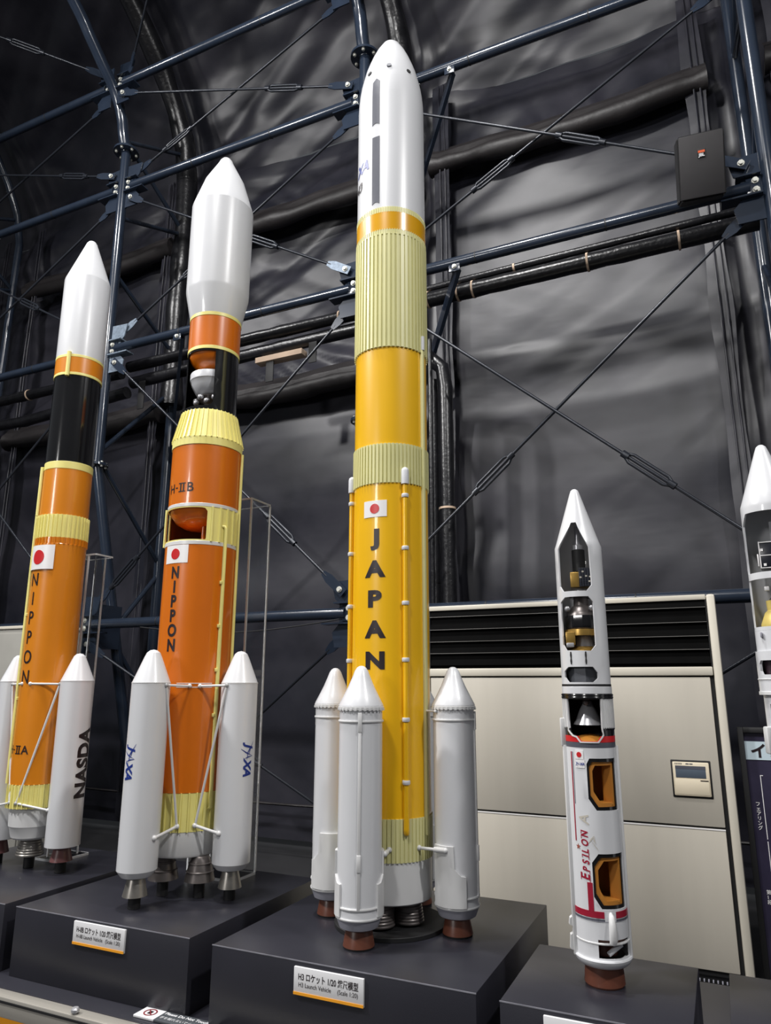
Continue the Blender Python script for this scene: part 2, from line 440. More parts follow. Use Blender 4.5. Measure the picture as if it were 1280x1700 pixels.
# ------------------------------------------------------------------ steel frames
LV = {1: (4.45, 7.53), 2: (4.69, 6.45), 3: (4.70, 4.60), 4: (4.70, 1.91), 9: (2.7, 8.8)}     # beam levels: (y, z)
def inner_y(z):
    return 4.72+(5.62-4.72)*(3.42-z)/3.42 if z < 3.42 else 4.70
KNEE = [(4.68, 6.89), (4.62, 7.05), (4.57, 7.25), (4.44, 7.47), (4.27, 7.62), (4.07, 7.80), (3.8, 8.03), (2.6, 8.85), (.8, 9.95)]
OUTER = [(5.65, 0), (5.65, 7.2), (5.56, 7.6), (5.38, 7.95), (5.1, 8.3), (4.7, 8.62), (3.3, 9.6), (1.2, 10.9)]
FRAME_LABEL = {-8.1: 'navy steel lattice frame column cut off by the left edge of the photo',
               -5.2: 'navy steel lattice frame column rising behind the two orange rockets',
               -2.37: 'navy steel lattice frame column hidden behind the tall yellow rocket',
               .61: 'navy steel lattice frame column at the right edge beside the loudspeaker'}
def frame(fx):
    t = thing('frame_column', FRAME_LABEL[fx], 'steel column', (fx, 0, 0), 0, 'steel frame columns along the fabric wall')
    tube('inner_post', [(0, 5.62, 0), (0, 4.72, 3.42), (0, 4.68, 6.89)], .05, FRAME, t, 16)
    kp = []
    K = [Vector((0, a, b)) for a, b in KNEE]
    for i in range(len(K)-1):
        p0, p1, p2, p3 = K[max(i-1, 0)], K[i], K[i+1], K[min(i+2, len(K)-1)]
        for q in range(4):
            u = q/4; kp.append(.5*((2*p1)+(p2-p0)*u+(2*p0-5*p1+4*p2-p3)*u*u+(3*p1-p0-3*p2+p3)*u**3))
    kp.append(K[-1]); tube('rafter', kp, .058, FRAME, t, 16)
    tube('outer_post', [(0, a, b) for a, b in OUTER], .05, FRAME, t, 14)
    if fx in (-5.2, -2.37):
        bm = bmesh.new(); dn = sample(OUTER[1:7], .1); dn = sample([(5.65, 4.35), (5.65, 7.2)], .1)+dn
        add_tube(bm, [(.02*noise.noise((z*1.5, fx, 0)), y-.02, z) for y, z in dn], [.115+.03*noise.noise((z*2.2, fx, 5)) for y, z in dn], 14)
        finish('post_wrapping', bm, TAPE, t, 60)
    for z, y in ((6.89, 4.68), (3.42, 4.72)):
        big = z > 5
        fl = lathe('flange', disc_prof(.13 if big else .1, z-.012, z+.012), FRAME, t, 28, 0, y)
        bm = bmesh.new()
        for k in range(6):
            a = k*PI/3+.3; rr = .1 if big else .075
            add_hexbolt(bm, (rr*math.sin(a), y-rr*math.cos(a), z-.012), (0, 0, -1), .012)
            add_hexbolt(bm, (rr*math.sin(a), y-rr*math.cos(a), z+.012), (0, 0, 1), .012)
        finish('bolt_ring', bm, BOLT, fl)
    bars = [((4.7, 7.03), (5.6, 7.55)), ((4.7, 7.0), (5.65, 6.5)), ((4.7, 6.1), (5.65, 6.5)), ((4.7, 5.45), (5.65, 4.95)), ((4.72, 3.55), (5.65, 4.55)),
            ((4.72, 3.5), (5.65, 2.6)), ((5.15, 1.75), (5.65, 1.2)), ((5.12, 1.9), (5.65, 2.5))]
    for (y0, z0), (y1, z1) in bars: tube('lacing_bar', [(0, y0, z0), (0, y1, z1)], .024, FRAME, t, 8)
    for k in (1, 2, 3, 4):
        y, z = LV[k]; yy = inner_y(z) if k > 1 else y
        for s in (-1, 1):
            if (fx < -8 and s < 0): continue
            bm = bmesh.new()
            # outline of the gusset seen from the hall, x away from the post
            out = [(.045, -.25), (.21, -.25), (.23, -.14), (.17, -.075), (.17, .075), (.21, .11), (.24, .24), (.045, .25)]
            poly_plate(bm, [(s*px, y-.006, z+pz) for px, pz in (out if s > 0 else out[::-1])], (0, 1, 0), .012)
            add_box(bm, (min(s*.05, s*.3), y-.05, z-.082), (max(s*.05, s*.3), y+.05, z-.070))
            add_box(bm, (min(s*.05, s*.2), y-.05, z+.070), (max(s*.05, s*.2), y+.05, z+.082))
            g = finish('gusset_plate', bm, GALV if k == 3 and s > 0 else FRAME, t, 30)
            for px, pz in ((.085, .035), (.085, -.035)):
                bm = bmesh.new(); add_hexbolt(bm, (s*px, y-.02, z+pz), (0, -1, 0), .017, .014); finish('bolt', bm, BOLT, g)
            if abs(yy-y) > .03:
                bm = bmesh.new(); add_box(bm, (min(s*.0, s*.06), y-.01, z-.2), (max(0, s*.06), yy+.02, z+.2)); finish('cleat', bm, FRAME, t)
    return t
for fx in FX: frame(fx)

# horizontal beams
WHERE = {0: 'left bay', 1: 'middle bay', 2: 'right bay', 3: 'bay beyond the right column'}
LEVEL_TXT = {1: 'topmost', 2: 'second from the top', 3: 'third from the top', 4: 'lowest, near floor level'}
for i in range(4):
    x0 = FX[i]; x1 = FX[i+1] if i < 3 else 3.4
    for k in (1, 2, 3, 4):
        if i == 3 and k < 4: continue
        y, z = LV[k]
        t = thing('steel_beam', 'round navy steel beam of the %s, %s' % (WHERE[i], LEVEL_TXT[k]), 'beam', ((x0+x1)/2, y, z), 0, 'horizontal steel beams')
        h = (x1-x0)/2
        tube('pipe', [(-h+.12, 0, 0), (h-.12, 0, 0)], .043, FRAME, t, 18)
        for s in (-1, 1): box('end_plate', (min(s*(h-.14), s*(h-.06)), -.018, -.06), (max(s*(h-.14), s*(h-.06)), -.006, .06), FRAME, t)
        bm = bmesh.new(); 
        for q in (-.35, .3): add_tube(bm, [(h*q-.004, 0, 0), (h*q+.004, 0, 0)], .0445, 18)
        finish('joint_line', bm, BLACK_M, t)
# knee braces from the beams back to the outer posts
for fx, k, dx, nm in ((-2.37, 2, .8, 'flat dark knee brace under the beam right of the white rocket nose'), (-2.37, 3, .8, 'flat dark knee brace under the beam right of the khaki ribbed section'),
                      (-5.2, 3, .9, 'flat dark knee brace under the beam behind the black rocket section')):
    y, z = LV[k]; t = thing('knee_brace', nm, 'brace', (fx+dx, y, z))
    bm = bmesh.new(); a, b = Vector((0, .02, -.03)), Vector((-dx+.02, .95, -.55 if k == 2 else -.86)); d = (b-a).normalized(); n = d.cross(Vector((0, 0, 1))).normalized(); u = n.cross(d)
    poly_plate(bm, [a+u*.05, b+u*.05, b-u*.05, a-u*.05], n, .03); finish('bar', bm, FRAME, t)
    bm = bmesh.new(); add_box(bm, (-.045, -.03, -.09), (.045, -.018, .0), .004); finish('lug', bm, FRAME, t)
    bm = bmesh.new(); add_hexbolt(bm, (0, -.03, -.05), (0, -1, 0), .014); finish('bolt', bm, BOLT, t)

# diagonal tie rods with clevis plates and turnbuckles
def tie(fa, ka, sa, fb, kb, sb, tb, label, metal=ROD, clevis=(FRAME, FRAME)):
    """from frame x fa level ka (upper +1 / lower -1 tab) to fb,kb; tb = turnbuckle position along the rod"""
    ya, za = LV[ka] if ka else (5.5, .12); yb, zb = LV[kb] if kb else (5.5, .12)
    dx = 1 if fb > fa else -1
    oy = -.03 if sa < 0 else .03
    A = Vector((fa+dx*.155, ya+oy, za+sa*.175)); B = Vector((fb-dx*.155, yb+oy, zb+sb*.175))
    t = thing('tie_rod', label, 'brace rod', A, 0, 'diagonal tie rods between the columns')
    L = B-A; ln = L.length; d = L/ln
    n = Vector((0, -1, 0)); n = (n-d*n.dot(d)).normalized(); u = n.cross(d)
    P = lambda s, a=0, b=0: d*s+u*a+n*b
    tube('rod', [P(.16), P(ln-.16)], .0115, metal, t, 10)
    for s0, sg in ((0, 1), (ln, -1)):
        bm = bmesh.new(); o = [(-.045, -.035), (.13, -.038), (.2, -.02), (.2, .02), (.13, .038), (-.045, .035)]
        poly_plate(bm, [P(s0+sg*a, b, .0) for a, b in o], n, .01)
        cp = finish('clevis_plate', bm, clevis[0 if s0 == 0 else 1], t)
        bm = bmesh.new(); add_hexbolt(bm, P(s0, 0, .012), n, .017, .014); finish('bolt', bm, BOLT, cp)
    if tb:
        c = ln*tb; bm = bmesh.new()
        for q in (-1, 1): add_tube(bm, [P(c-.17, q*.012), P(c-.13, q*.03), P(c+.13, q*.03), P(c+.17, q*.012)], .011, 8)
        add_tube(bm, [P(c-.2), P(c-.15)], .024, 8); add_tube(bm, [P(c+.15), P(c+.2)], .024, 8)
        finish('turnbuckle', bm, metal, t, 50)
F0, F1, F2, F3 = FX
tie(F1, 1, -1, F2, 2, 1, .74, 'dark tie rod running level from the curved knee joint to the white nose')
tie(F1, 2, 1, F2, 1, -1, .22, 'dark tie rod climbing from the flange column to the top middle of the photo')
tie(F1, 2, -1, F2, 3, 1, .66, 'dark tie rod crossing behind the white fairing of the second orange rocket', clevis=(FRAME, GALV))
tie(F1, 3, 1, F2, 2, -1, .34, 'dark tie rod rising behind the two orange rockets to the tall white nose', clevis=(GALV, FRAME))
tie(F1, 3, -1, F2, 4, 1, .78, 'tie rod with turnbuckle slanting down beside the clear acrylic box')
tie(F1, 4, 1, F2, 3, -1, .12, 'tie rod rising from the column joint past the second orange rocket to the yellow one')
tie(F1, 4, -1, F2, 0, 0, .55, 'lowest tie rod slanting down behind the right booster of the second orange rocket')
tie(F1, 0, 0, F2, 4, -1, .0, 'lowest tie rod rising behind the left white booster of the yellow rocket')
tie(F2, 2, -1, F3, 3, 1, .62, 'tie rod with open turnbuckle sloping down to the loudspeaker')
tie(F2, 3, 1, F3, 2, -1, .36, 'tie rod rising from the yellow rocket band to the top right corner')
tie(F2, 3, -1, F3, 4, 1, .72, 'tie rod with turnbuckle sloping down to the cutaway rocket at the right edge')
tie(F2, 4, 1, F3, 3, -1, .33, 'tie rod rising from the air conditioner top to the column below the loudspeaker')
tie(F2, 0, 0, F3, 4, -1, .0, 'tie rod showing dark behind the right side of the air conditioner')
tie(F0, 2, 1, F1, 1, -1, .0, 'tie rod crossing the upper left corner below the knee joint')
tie(F0, 1, -1, F1, 2, 1, .80, 'pale tie rod with turnbuckle running level at the left edge')
tie(F1, 1, 1, F2, 9, -1, 0, 'short looking tie rod rising above the knee joint to the top edge of the photo')
tie(F0, 9, -1, F1, 1, 1, .74, 'tie rod running to the upper left corner above the knee joint')
tie(F0, 3, 1, F1, 2, -1, .0, 'tie rod crossing the left edge above the first rocket nose')
tie(F0, 2, -1, F1, 3, 1, .60, 'tie rod with turnbuckle beside the left side of the first white fairing')
tie(F0, 4, 1, F1, 3, -1, .0, 'tie rod rising beside the left side of the black rocket section')
tie(F0, 3, -1, F1, 4, 1, .0, 'tie rod sloping down beside the left side of the orange rocket with the flag')

# ------------------------------------------------------------------ wrapped pipes under the third beam
def wrapped_pipe(name, label, pts, r, ties, strap_m=FOAM, seg=14):
    t = thing(name, label, 'pipe', pts[0], 0, 'black wrapped pipes')
    p0 = Vector(pts[0]); q = [Vector(p)-p0 for p in pts]
    bm = bmesh.new(); dense = []
    for a, b in zip(q, q[1:]):
        k = max(1, int((b-a).length/.12)); dense += [a+(b-a)*i/k for i in range(k)]
    dense.append(q[-1])
    add_tube(bm, dense, [r*(1+.12*noise.noise((i*.9, r*50, 3))) for i in range(len(dense))], seg)
    finish('wrapping', bm, TAPE, t, 60)
    for s in ties:
        i = min(len(dense)-2, int(s*(len(dense)-1))); a = dense[i]; d = (dense[i+1]-a).normalized()
        bm = bmesh.new(); add_tube(bm, [a-d*.008, a+d*.008], r*1.1, seg); finish('cable_tie', bm, strap_m, t)
    return t
wrapped_pipe('wrapped_pipe', 'black wrapped pipe just under the left bay beam behind the first rocket', [(-8.6, 5.0, 4.50), (-5.3, 5.0, 4.50)], .055, (.62, .8))
wrapped_pipe('wrapped_pipe', 'lower black wrapped pipe sagging under the left bay beam', [(-8.6, 5.1, 4.30), (-6.8, 5.1, 4.25), (-5.3, 5.1, 4.33)], .06, (.75,))
wrapped_pipe('wrapped_pipe', 'black wrapped pipe just under the middle bay beam', [(-5.2, 5.0, 4.55), (-2.5, 5.0, 4.55)], .055, (.35, .93))
wrapped_pipe('wrapped_pipe', 'lower black wrapped pipe of the middle bay with beige foam below', [(-5.2, 5.06, 4.40), (-2.3, 5.06, 4.44)], .06, ())
wrapped_pipe('wrapped_pipe', 'thick black pipe bundle with pale ties under the right bay beam', [(-2.3, 5.0, 4.52), (-1.0, 5.0, 4.52), (.55, 5.0, 4.53)], .065, (.13, .18, .23, .28, .62, .86))
wrapped_pipe('wrapped_pipe', 'thin black pipe above the bundle of the right bay', [(-2.3, 5.02, 4.63), (.55, 5.02, 4.66)], .03, (.4,))
wrapped_pipe('wrapped_pipe', 'vertical shiny black pipe rising from the air conditioner top', [(-1.78, 5.0, .6), (-1.78, 5.0, 3.7), (-1.80, 5.0, 3.88), (-1.92, 5.0, 4.0), (-2.1, 5.0, 4.04)], .06, (.36, .62), FOAM)
wrapped_pipe('wrapped_pipe', 'second vertical black pipe beside the yellow rocket', [(-1.93, 5.15, .6), (-1.93, 5.15, 3.85)], .05, (.5,), TAPE)
wrapped_pipe('wrapped_pipe', 'thin vertical conduit behind the yellow rocket edge', [(-1.87, 4.9, .6), (-1.87, 4.9, 4.1)], .018, (), TAPE)
o = box('foam_strip', (-3.62, 4.97, 4.27), (-3.12, 5.07, 4.325), FOAM, None, .006); tag(o, 'beige foam strip hanging under the pipes left of the yellow rocket', 'foam')
for x, l, zt in ((-3.47, .26, 4.33), (-3.02, .2, 4.37), (-5.0, .3, 4.36)):
    bm = bmesh.new(); add_box(bm, (x-.04, 4.99, zt-l), (x+.04, 5.0, zt), .002); o = finish('hanging_strap', bm, STRAP)
    tag(o, {-3.47: 'black strap hanging below the beige foam strip', -3.02: 'black strap hanging between the foam strip and the yellow rocket', -5.0: 'black strap hanging beside the flange column'}[x], 'strap', 'straps hanging from the pipes')
# sagging thin cable under the lowest beam
o = tube('thin_cable', [(-4.4+.1*i, 4.62, 1.86-.07*math.sin(PI*i/19)) for i in range(20)], .005, STRAP); tag(o, 'thin black cable sagging below the lowest middle beam', 'cable')

# loudspeaker on the right
t = thing('loudspeaker', 'dark loudspeaker box mounted on the beam at the right', 'speaker', (.2, 4.5, 4.70), R_(6))
t.rotation_euler = (R_(27), 0, R_(6))
bm = bmesh.new(); poly_plate(bm, [(-.14, -.1, -.2), (.14, -.1, -.2), (.14, -.1, .2), (-.14, -.1, .2)], (0, 1, 0), .2)
bmesh.ops.bevel(bm, geom=bm.edges[:], offset=.012, segments=2, affect='EDGES'); finish('cabinet', bm, BLACK_M, t)
box('grille', (-.132, -.112, -.192), (.132, -.098, .192), CLOTHBACK, t, .006)
b = box('badge', (-.022, -.1155, .045), (.022, -.111, .1), BLACK_M, t, .001)
box('badge_bar', (-.02, -.118, .076), (.02, -.115, .09), mat('badge_orange', C(214, 96, 60), .4), b, 0)
flat_text('badge_lettering', 'JBL', .026, (0, -.1165, .06), (1, 0, 0), (0, 0, 1), SIGNW, b, .0012, 'CENTER')
box('bracket', (-.03, .1, -.12), (.03, .2, -.02), FRAME, t)

# ------------------------------------------------------------------ display table with plinths
t = thing('display_table', 'low dark display table with grey metal rail carrying all the plinths', 'table', (0, 0, 0))
box('table_top', (-4.2, 1.688, .475), (1.6, 2.62, .515), PLINTH, t, .002)
box('table_body', (-4.18, 1.72, 0), (1.58, 2.6, .475), PLINTH, t, .002)
rail = box('edge_rail', (-4.2, 1.645, .462), (1.6, 1.688, .5145), ALU, t, .004)
box('rail_groove', (-4.2, 1.642, .5), (1.6, 1.646, .506), BLACK_M, rail, 0)
box('front_panel', (-4.2, 1.66, .02), (1.6, 1.72, .462), ORANGEP, t, .002)
k = lathe('rail_knob', [(0, .53), (.008, .53), (.011, .526), (.011, .52), (.006, .517), (.006, .512), (0, .512)], SILVER, rail, 20, -1.695, 1.655)
TOP = .71
def plinth(x0, x1, y0, y1, label):
    t = thing('plinth', label, 'plinth', ((x0+x1)/2, (y0+y1)/2, .515), 0, 'dark square plinths on the display table')
    hx, hy, h = (x1-x0)/2, (y1-y0)/2, TOP-.515
    bm = bmesh.new(); add_box(bm, (-hx, -hy, 0), (hx, hy, h), .0015); finish('block', bm, PLINTH, t)
    bm = bmesh.new(); add_box(bm, (-hx-.0004, -hy-.0006, h-.0022), (hx+.0004, -hy+.001, h+.0004)); finish('worn_edge', bm, EDGE, t)
    return t
plinth(-2.84, -2.140, 1.757, 2.457, 'charcoal plinth under the leftmost orange rocket')
plinth(-2.088, -1.402, 1.757, 2.45, 'charcoal plinth under the second orange rocket')
plinth(-1.315, -.575, 1.745, 2.484, 'charcoal plinth under the tall yellow rocket')
plinth(-.516, -.120, 1.731, 2.124, 'small charcoal plinth under the slim white cutaway rocket')
plinth(-.051, .345, 1.731, 2.118, 'small charcoal plinth at the bottom right corner')
def nameplate(x0, x1, z0, z1, y, l1, l2, label):
    t = thing('name_plate', label, 'sign', ((x0+x1)/2, y, (z0+z1)/2), 0, 'model name plates')
    w, h = (x1-x0)/2, (z1-z0)/2
    box('board', (-w, -.007, -h), (w, 0, h), SIGNW, t, .001)
    box('orange_stripe', (-w, -.0078, -h), (w, -.006, -h+.0065), mat('stripe_orange', C(236, 160, 40), .4), t, 0)
    flat_text('title_lettering', l1, .0195, (0, -.0076, h*.36), (1, 0, 0), (0, 0, 1), INK, t, .0003, 'CENTER', .78, width=w*1.72)
    flat_text('subtitle_lettering', l2, .0145, (0, -.0076, -h*.28), (1, 0, 0), (0, 0, 1), INK, t, .0, 'CENTER', .8, width=w*1.70)
nameplate(-1.83, -1.629, .641, .703, 1.757, 'H-IIB ロケット 1/20 縮尺模型', 'H-IIB Launch Vehicle   (Scale 1:20)', 'white name plate on the plinth of the second orange rocket')
nameplate(-1.053, -.8565, .636, .698, 1.745, 'H3 ロケット 1/20 縮尺模型', 'H3 Launch Vehicle     (Scale 1:20)', 'white name plate on the plinth of the tall yellow rocket')
nameplate(-.418, -.222, .638, .70, 1.731, '', '', 'white name plate cut off at the bottom edge of the photo')
# do-not-touch sign lying on the table edge
t = thing('notice_sign', 'flat no touching sign on the table edge below the name plate', 'sign', (-1.51, 1.735, .516))
box('board', (-.025, -.03, 0), (.045, .025, .006), SIGNW, t, .001)
box('dark_board', (.045, -.03, 0), (.22, .025, .006), SIGNG, t, .001)
bm = bmesh.new(); add_lathe(bm, [(.019, .0062), (.019, .0072), (.0155, .0072), (.0155, .0062)], 28, .01, -.002)
poly_plate(bm, [(.01-.013, -.002+.011, .0062), (.01-.011, -.002+.013, .0062), (.01+.013, -.002-.011, .0062), (.01+.011, -.002-.013, .0062)], (0, 0, 1), .001)
finish('ban_symbol', bm, mat('maroon_print', C(120, 30, 36), .4), t, 0)
box('hand_symbol', (.004, -.01, .006), (.016, .006, .0068), INK, t, 0)
flat_text('notice_lettering', 'Please Do Not Touch', .017, (.052, .011, .0068), (1, 0, 0), (0, 1, 0), SIGNW, t, .0004, 'LEFT', .95)
flat_text('notice_lettering', '手を触れないでください', .014, (.052, -.012, .0068), (1, 0, 0), (0, 1, 0), SIGNW, t, .0, 'LEFT', .95)

# ------------------------------------------------------------------ acrylic stands behind the two orange rockets
def acrylic_box(name, label, x0, x1, y0, y1, z0, z1, foot=0, over=0):
    t = thing(name, label, 'acrylic stand', (0, 0, 0), 0, 'clear acrylic stands')
    th = .004
    for nm, lo, hi in (('side_panel', (x0, y0, z0), (x0+th, y1, z1)), ('side_panel', (x1-th, y0, z0), (x1, y1, z1)), ('back_panel', (x0+th, y1-th, z0), (x1-th, y1, z1)),
                       ('top_panel', (x0-over, y0, z1), (x1+over, y1, z1+.006)), ('base_panel', (x0-foot, y0-foot, z0-.008), (x1+foot, y1+foot, z0))):
        box(nm, lo, hi, ACRYL, t, 0)
    e = .0034  # opaque pale bars along the edges, drawn as their painted glint
    for x in (x0, x1):
        for y in (y0, y1): box('edge_glint', (x-e, y-e, z0), (x+e, y+e, z1), ACEDGE, t, 0)
    for z in (z1+.003,):
        for y in (y0, y1): box('edge_glint', (x0-over, y-e, z-e), (x1+over, y+e, z+e), ACEDGE, t, 0)
        for x in (x0-over, x1+over): box('edge_glint', (x-e, y0, z-e), (x+e, y1, z+e), ACEDGE, t, 0)
    f = foot
    for y in (y0-f, y1+f): box('edge_glint', (x0-f, y-e, z0-.008), (x1+f, y+e, z0), ACEDGE, t, 0)
    for x in (x0-f, x1+f): box('edge_glint', (x-e, y0-f, z0-.008), (x+e, y1+f, z0), ACEDGE, t, 0)
acrylic_box('acrylic_stand', 'tall clear acrylic box behind the second orange rocket', -1.84, -1.635, 2.27, 2.40, .718, 2.112)
acrylic_box('acrylic_stand', 'narrow clear acrylic box behind the leftmost orange rocket', -2.525, -2.467, 2.245, 2.34, .718, 1.94, .03, .042)

# ------------------------------------------------------------------ rockets
def rocket(name, label, x, y, z=TOP, group='scale rocket models'):
    return thing(name, label, 'rocket model', (x, y, z), -math.atan2(x, y), group)
def local(x, y, dx, dy):
    a = math.atan2(x, y); c, s = math.cos(a), math.sin(a)       # world offset -> rocket frame
    return (dx*c-dy*s, dx*s+dy*c)
def flag(r, p0, p1, z0, z1, parent):
    f = patch('flag', r, p0, p1, z0, z1, FLAGWHITE, parent, .0009)
    pc, zc = (p0+p1)/2, (z0+z1)/2; rz = (z1-z0)*.30
    patch('red_disc', r+.0012, 0, 0, 0, 0, RED, f, .0004, [(pc+math.degrees(rz/r)*math.cos(a*PI/12), zc+rz*math.sin(a*PI/12)) for a in range(24)])
def band(name, r, z0, z1, m, parent, rt=None, seg=72): return lathe(name, [(r-.006, z0), (r-.0006, z0), (r, z0+.0008), (rt or r, z1-.0008), ((rt or r)-.0006, z1), ((rt or r)-.006, z1)], m, parent, seg)
def conduit(name, r, phi, z0, z1, m, parent, rad=.0055, hook=False, flat=False):
    a = R_(phi)
    if flat:
        bm = bmesh.new(); w = rad
        add_box(bm, (-w, -r-w*1.3, z0), (w, -r+.004, z1), w*.3); bmesh.ops.rotate(bm, verts=bm.verts, matrix=Matrix.Rotation(a, 3, 'Z'))
        return finish(name, bm, m, parent)
    pts = [cyl_pt(r+rad*.6, a, z0), cyl_pt(r+rad*.6, a, z1)]
    if hook: pts = [cyl_pt(r-.005, a-.03, z0), cyl_pt(r+rad*.6, a, z0+.006)]+[cyl_pt(r+rad*.6, a, z1-.008), cyl_pt(r+rad*.3, a-.03, z1), cyl_pt(r-.005, a-.09, z1)]
    return tube(name, pts, rad, m, parent, 10)
def nozzle(prof, m, parent, cx=0, cy=0, name='nozzle'): return lathe(name, prof, m, parent, 40, cx, cy)
def bell(z0, z1, r0, r1, ribs=0, rings=0):
    """bell nozzle profile from top z1 (r0) to bottom z0 (r1), open below"""
    pr = []; n = 36
    for i in range(n+1):
        t = i/n; z = z1+(z0-z1)*t; r = r0+(r1-r0)*t**.72
        if ribs: r += .0022*abs(math.sin(PI*ribs*t))
        if rings and any(abs(t-q) < .03 for q in rings): r += .0025
        pr.append((r, z))
    return [(0, z1)]+pr+[(r1-.002, z0), (r0*.7, z1-.004), (0, z1-.004)]
def strut(name, a, b, r, m, parent, knob=True):
    a, b = Vector(a), Vector(b); bm = bmesh.new(); add_tube(bm, [a, b], r, 10)
    if knob:
        for p in (a, b):
            mt = Matrix.Translation(p); bmesh.ops.create_uvsphere(bm, u_segments=12, v_segments=8, radius=r*1.75, matrix=mt)
    return finish(name, bm, m, parent, 50)

def mark_bm(last, size):
    bm = text_bm('H', size, size*.008); 
    for v in bm.verts: v.co.x -= size*.98
    def bar(x0, x1, y0, y1):
        bm.faces.new([bm.verts.new((a*size, b*size, 0)) for a, b in ((x0, y0), (x1, y0), (x1, y1), (x0, y1))])
    bar(-.52, -.3, -.05, .05); bar(-.2, .42, .27, .35); bar(-.2, .42, -.35, -.27)
    bar(-.06, .06, -.27, .27); bar(.2, .32, -.27, .27)
    merge(bm, text_bm(last, size, size*.01), lambda c: c+Vector((.83*size, 0, 0))); return bm
# --- leftmost: orange and white rocket with two boosters
AX, AY = -2.478, 2.118
a_ = rocket('rocket_model', 'leftmost orange rocket model with black section and NASDA lettered booster', AX, AY)
a_.rotation_euler = (Matrix.Rotation(-math.atan2(AX, AY), 3, 'Z') @ Matrix.Rotation(R_(-.5), 3, 'Y')).to_euler()
NOSE_A = [(0, 2.711), (.008, 2.709), (.017, 2.703), (.024, 2.692), (.029, 2.678), (.098, 2.486), (.0995, 2.478), (.0995, 2.087), (.09, 2.085)]
lathe('fairing', NOSE_A, WHITE, a_, 72, smooth=12)
band('pale_ring', .1, 2.075, 2.087, PALE, a_)
band('upper_tank', .0995, 2.003, 2.075, ORANGE_A, a_)
band('pale_ring', .1, 1.991, 2.003, PALE, a_)
conduit('cable_duct', .1, -26, 1.982, 2.094, PALE, a_, .009)
band('interstage', .0965, 1.597, 1.991, BLACK, a_)
band('pale_ring', .0975, 1.566, 1.598, PALE, a_)
band('upper_tank', .097, 1.366, 1.566, ORANGE_A, a_, .0965)
ribbed('ribbed_skirt', .0975, 1.27, .0975, 1.367, 36, .006, PALE, a_, duty=.26)
ribbed('ribbed_skirt', .0975, 1.242, .0975, 1.27, 36, .006, ORANGE_A, a_, duty=.26)['label'] = 'orange lower edge of the ribbed skirt'
band('main_tank', .1, .308, 1.244, ORANGE_A, a_)
ribbed('ribbed_skirt', .0985, .223, .0985, .309, 36, .0055, PALE, a_, duty=.26)['label'] = 'lower pale yellow ribbed skirt'
lathe('engine_skirt', [(.08, .225), (.088, .224), (.086, .156), (.083, .152), (.074, .115), (.066, .108), (0, .108)], WHITE2, a_, 60)
nozzle(bell(.045, .108, .03, .05, 7), STEEL, a_)
lathe('post', disc_prof(.019, 0, .05), BLACK_M, a_, 24)
for z0, z1, q in ((1.37, 1.583, 0), (.31, 1.368, 0)):
    conduit('cable_duct', .099, -87, z0, z1, PALE, a_, .0075)
for z in (.62, .95): lathe('duct_clip', disc_prof(.0095, z, z+.012), PALE, a_, 16, *cyl_pt(.1, R_(-87), 0)[:2])
flag(.1045, -89, -12, 1.136, 1.236, a_)
for i, ch in enumerate('NIPPON'):
    cyl_text('lettering', ch, .074, .1005, -57+i*.7, 1.096-.0773*i, INK, a_, .0006, sx=.82)
finish('lettering', wrap_bm(mark_bm('A', .045), .1005, -54, .436), INK, a_, 0)
def booster_a(cx, cy, parent):
    b = lathe('booster', [(0, .80), (.012, .797), (.022, .788), (.029, .772), (.0625, .693), (.0625, .093), (.058, .091), (.03, .091)], WHITE, parent, 56, cx, cy, 18)
    lathe('seam_ring', [(.0615, .6915), (.0632, .6915), (.0632, .6935), (.0615, .6935)], WHITE2, b, 56, cx, cy)
    nozzle([(0, .092), (.027, .092), (.029, .085), (.040, .04), (.037, .04), (.02, .085), (0, .085)], PLUM, b, cx, cy)
    lathe('post', disc_prof(.02, 0, .05), BLACK_M, b, 24, cx, cy)
    return b
for s in (1, -1):
    ox, oy = local(AX, AY, s*.172, -.004); b = booster_a(ox, oy, a_)
    ctr = Vector((ox, oy, 0)); u = -ctr.normalized(); side = Vector((u.y, -u.x, 0)) if s > 0 else Vector((-u.y, u.x, 0))
    if side.y > 0: side = -side
    j1 = ctr+.0625*(u*.62+side*.78).normalized()+Vector((0, 0, .681)); c1 = Vector((0, 0, .683))+.1*(-u*.25+side*.97).normalized()
    j2 = ctr+.0625*(u*.5+side*.86).normalized()+Vector((0, 0, .221)); c2 = Vector((0, 0, .244))+.101*(-u*.2+side*.98).normalized()
    strut('strut', j1, c1, .0042, WHITE2, a_); strut('strut', j1, c2, .0042, WHITE2, a_); strut('strut', c2, j2, .0042, WHITE2, a_)
    if s > 0:
        bm = text_bm('NASDA', .074, .0034, space=1.04, sx=1.0); f = rot2(90)
        for v in bm.verts: v.co = f(v.co)
        wrap_bm(bm, .0625, 46, .39); 
        for v in bm.verts: v.co += Vector((ox, oy, 0))
        finish('lettering', bm, INK, b, 0)

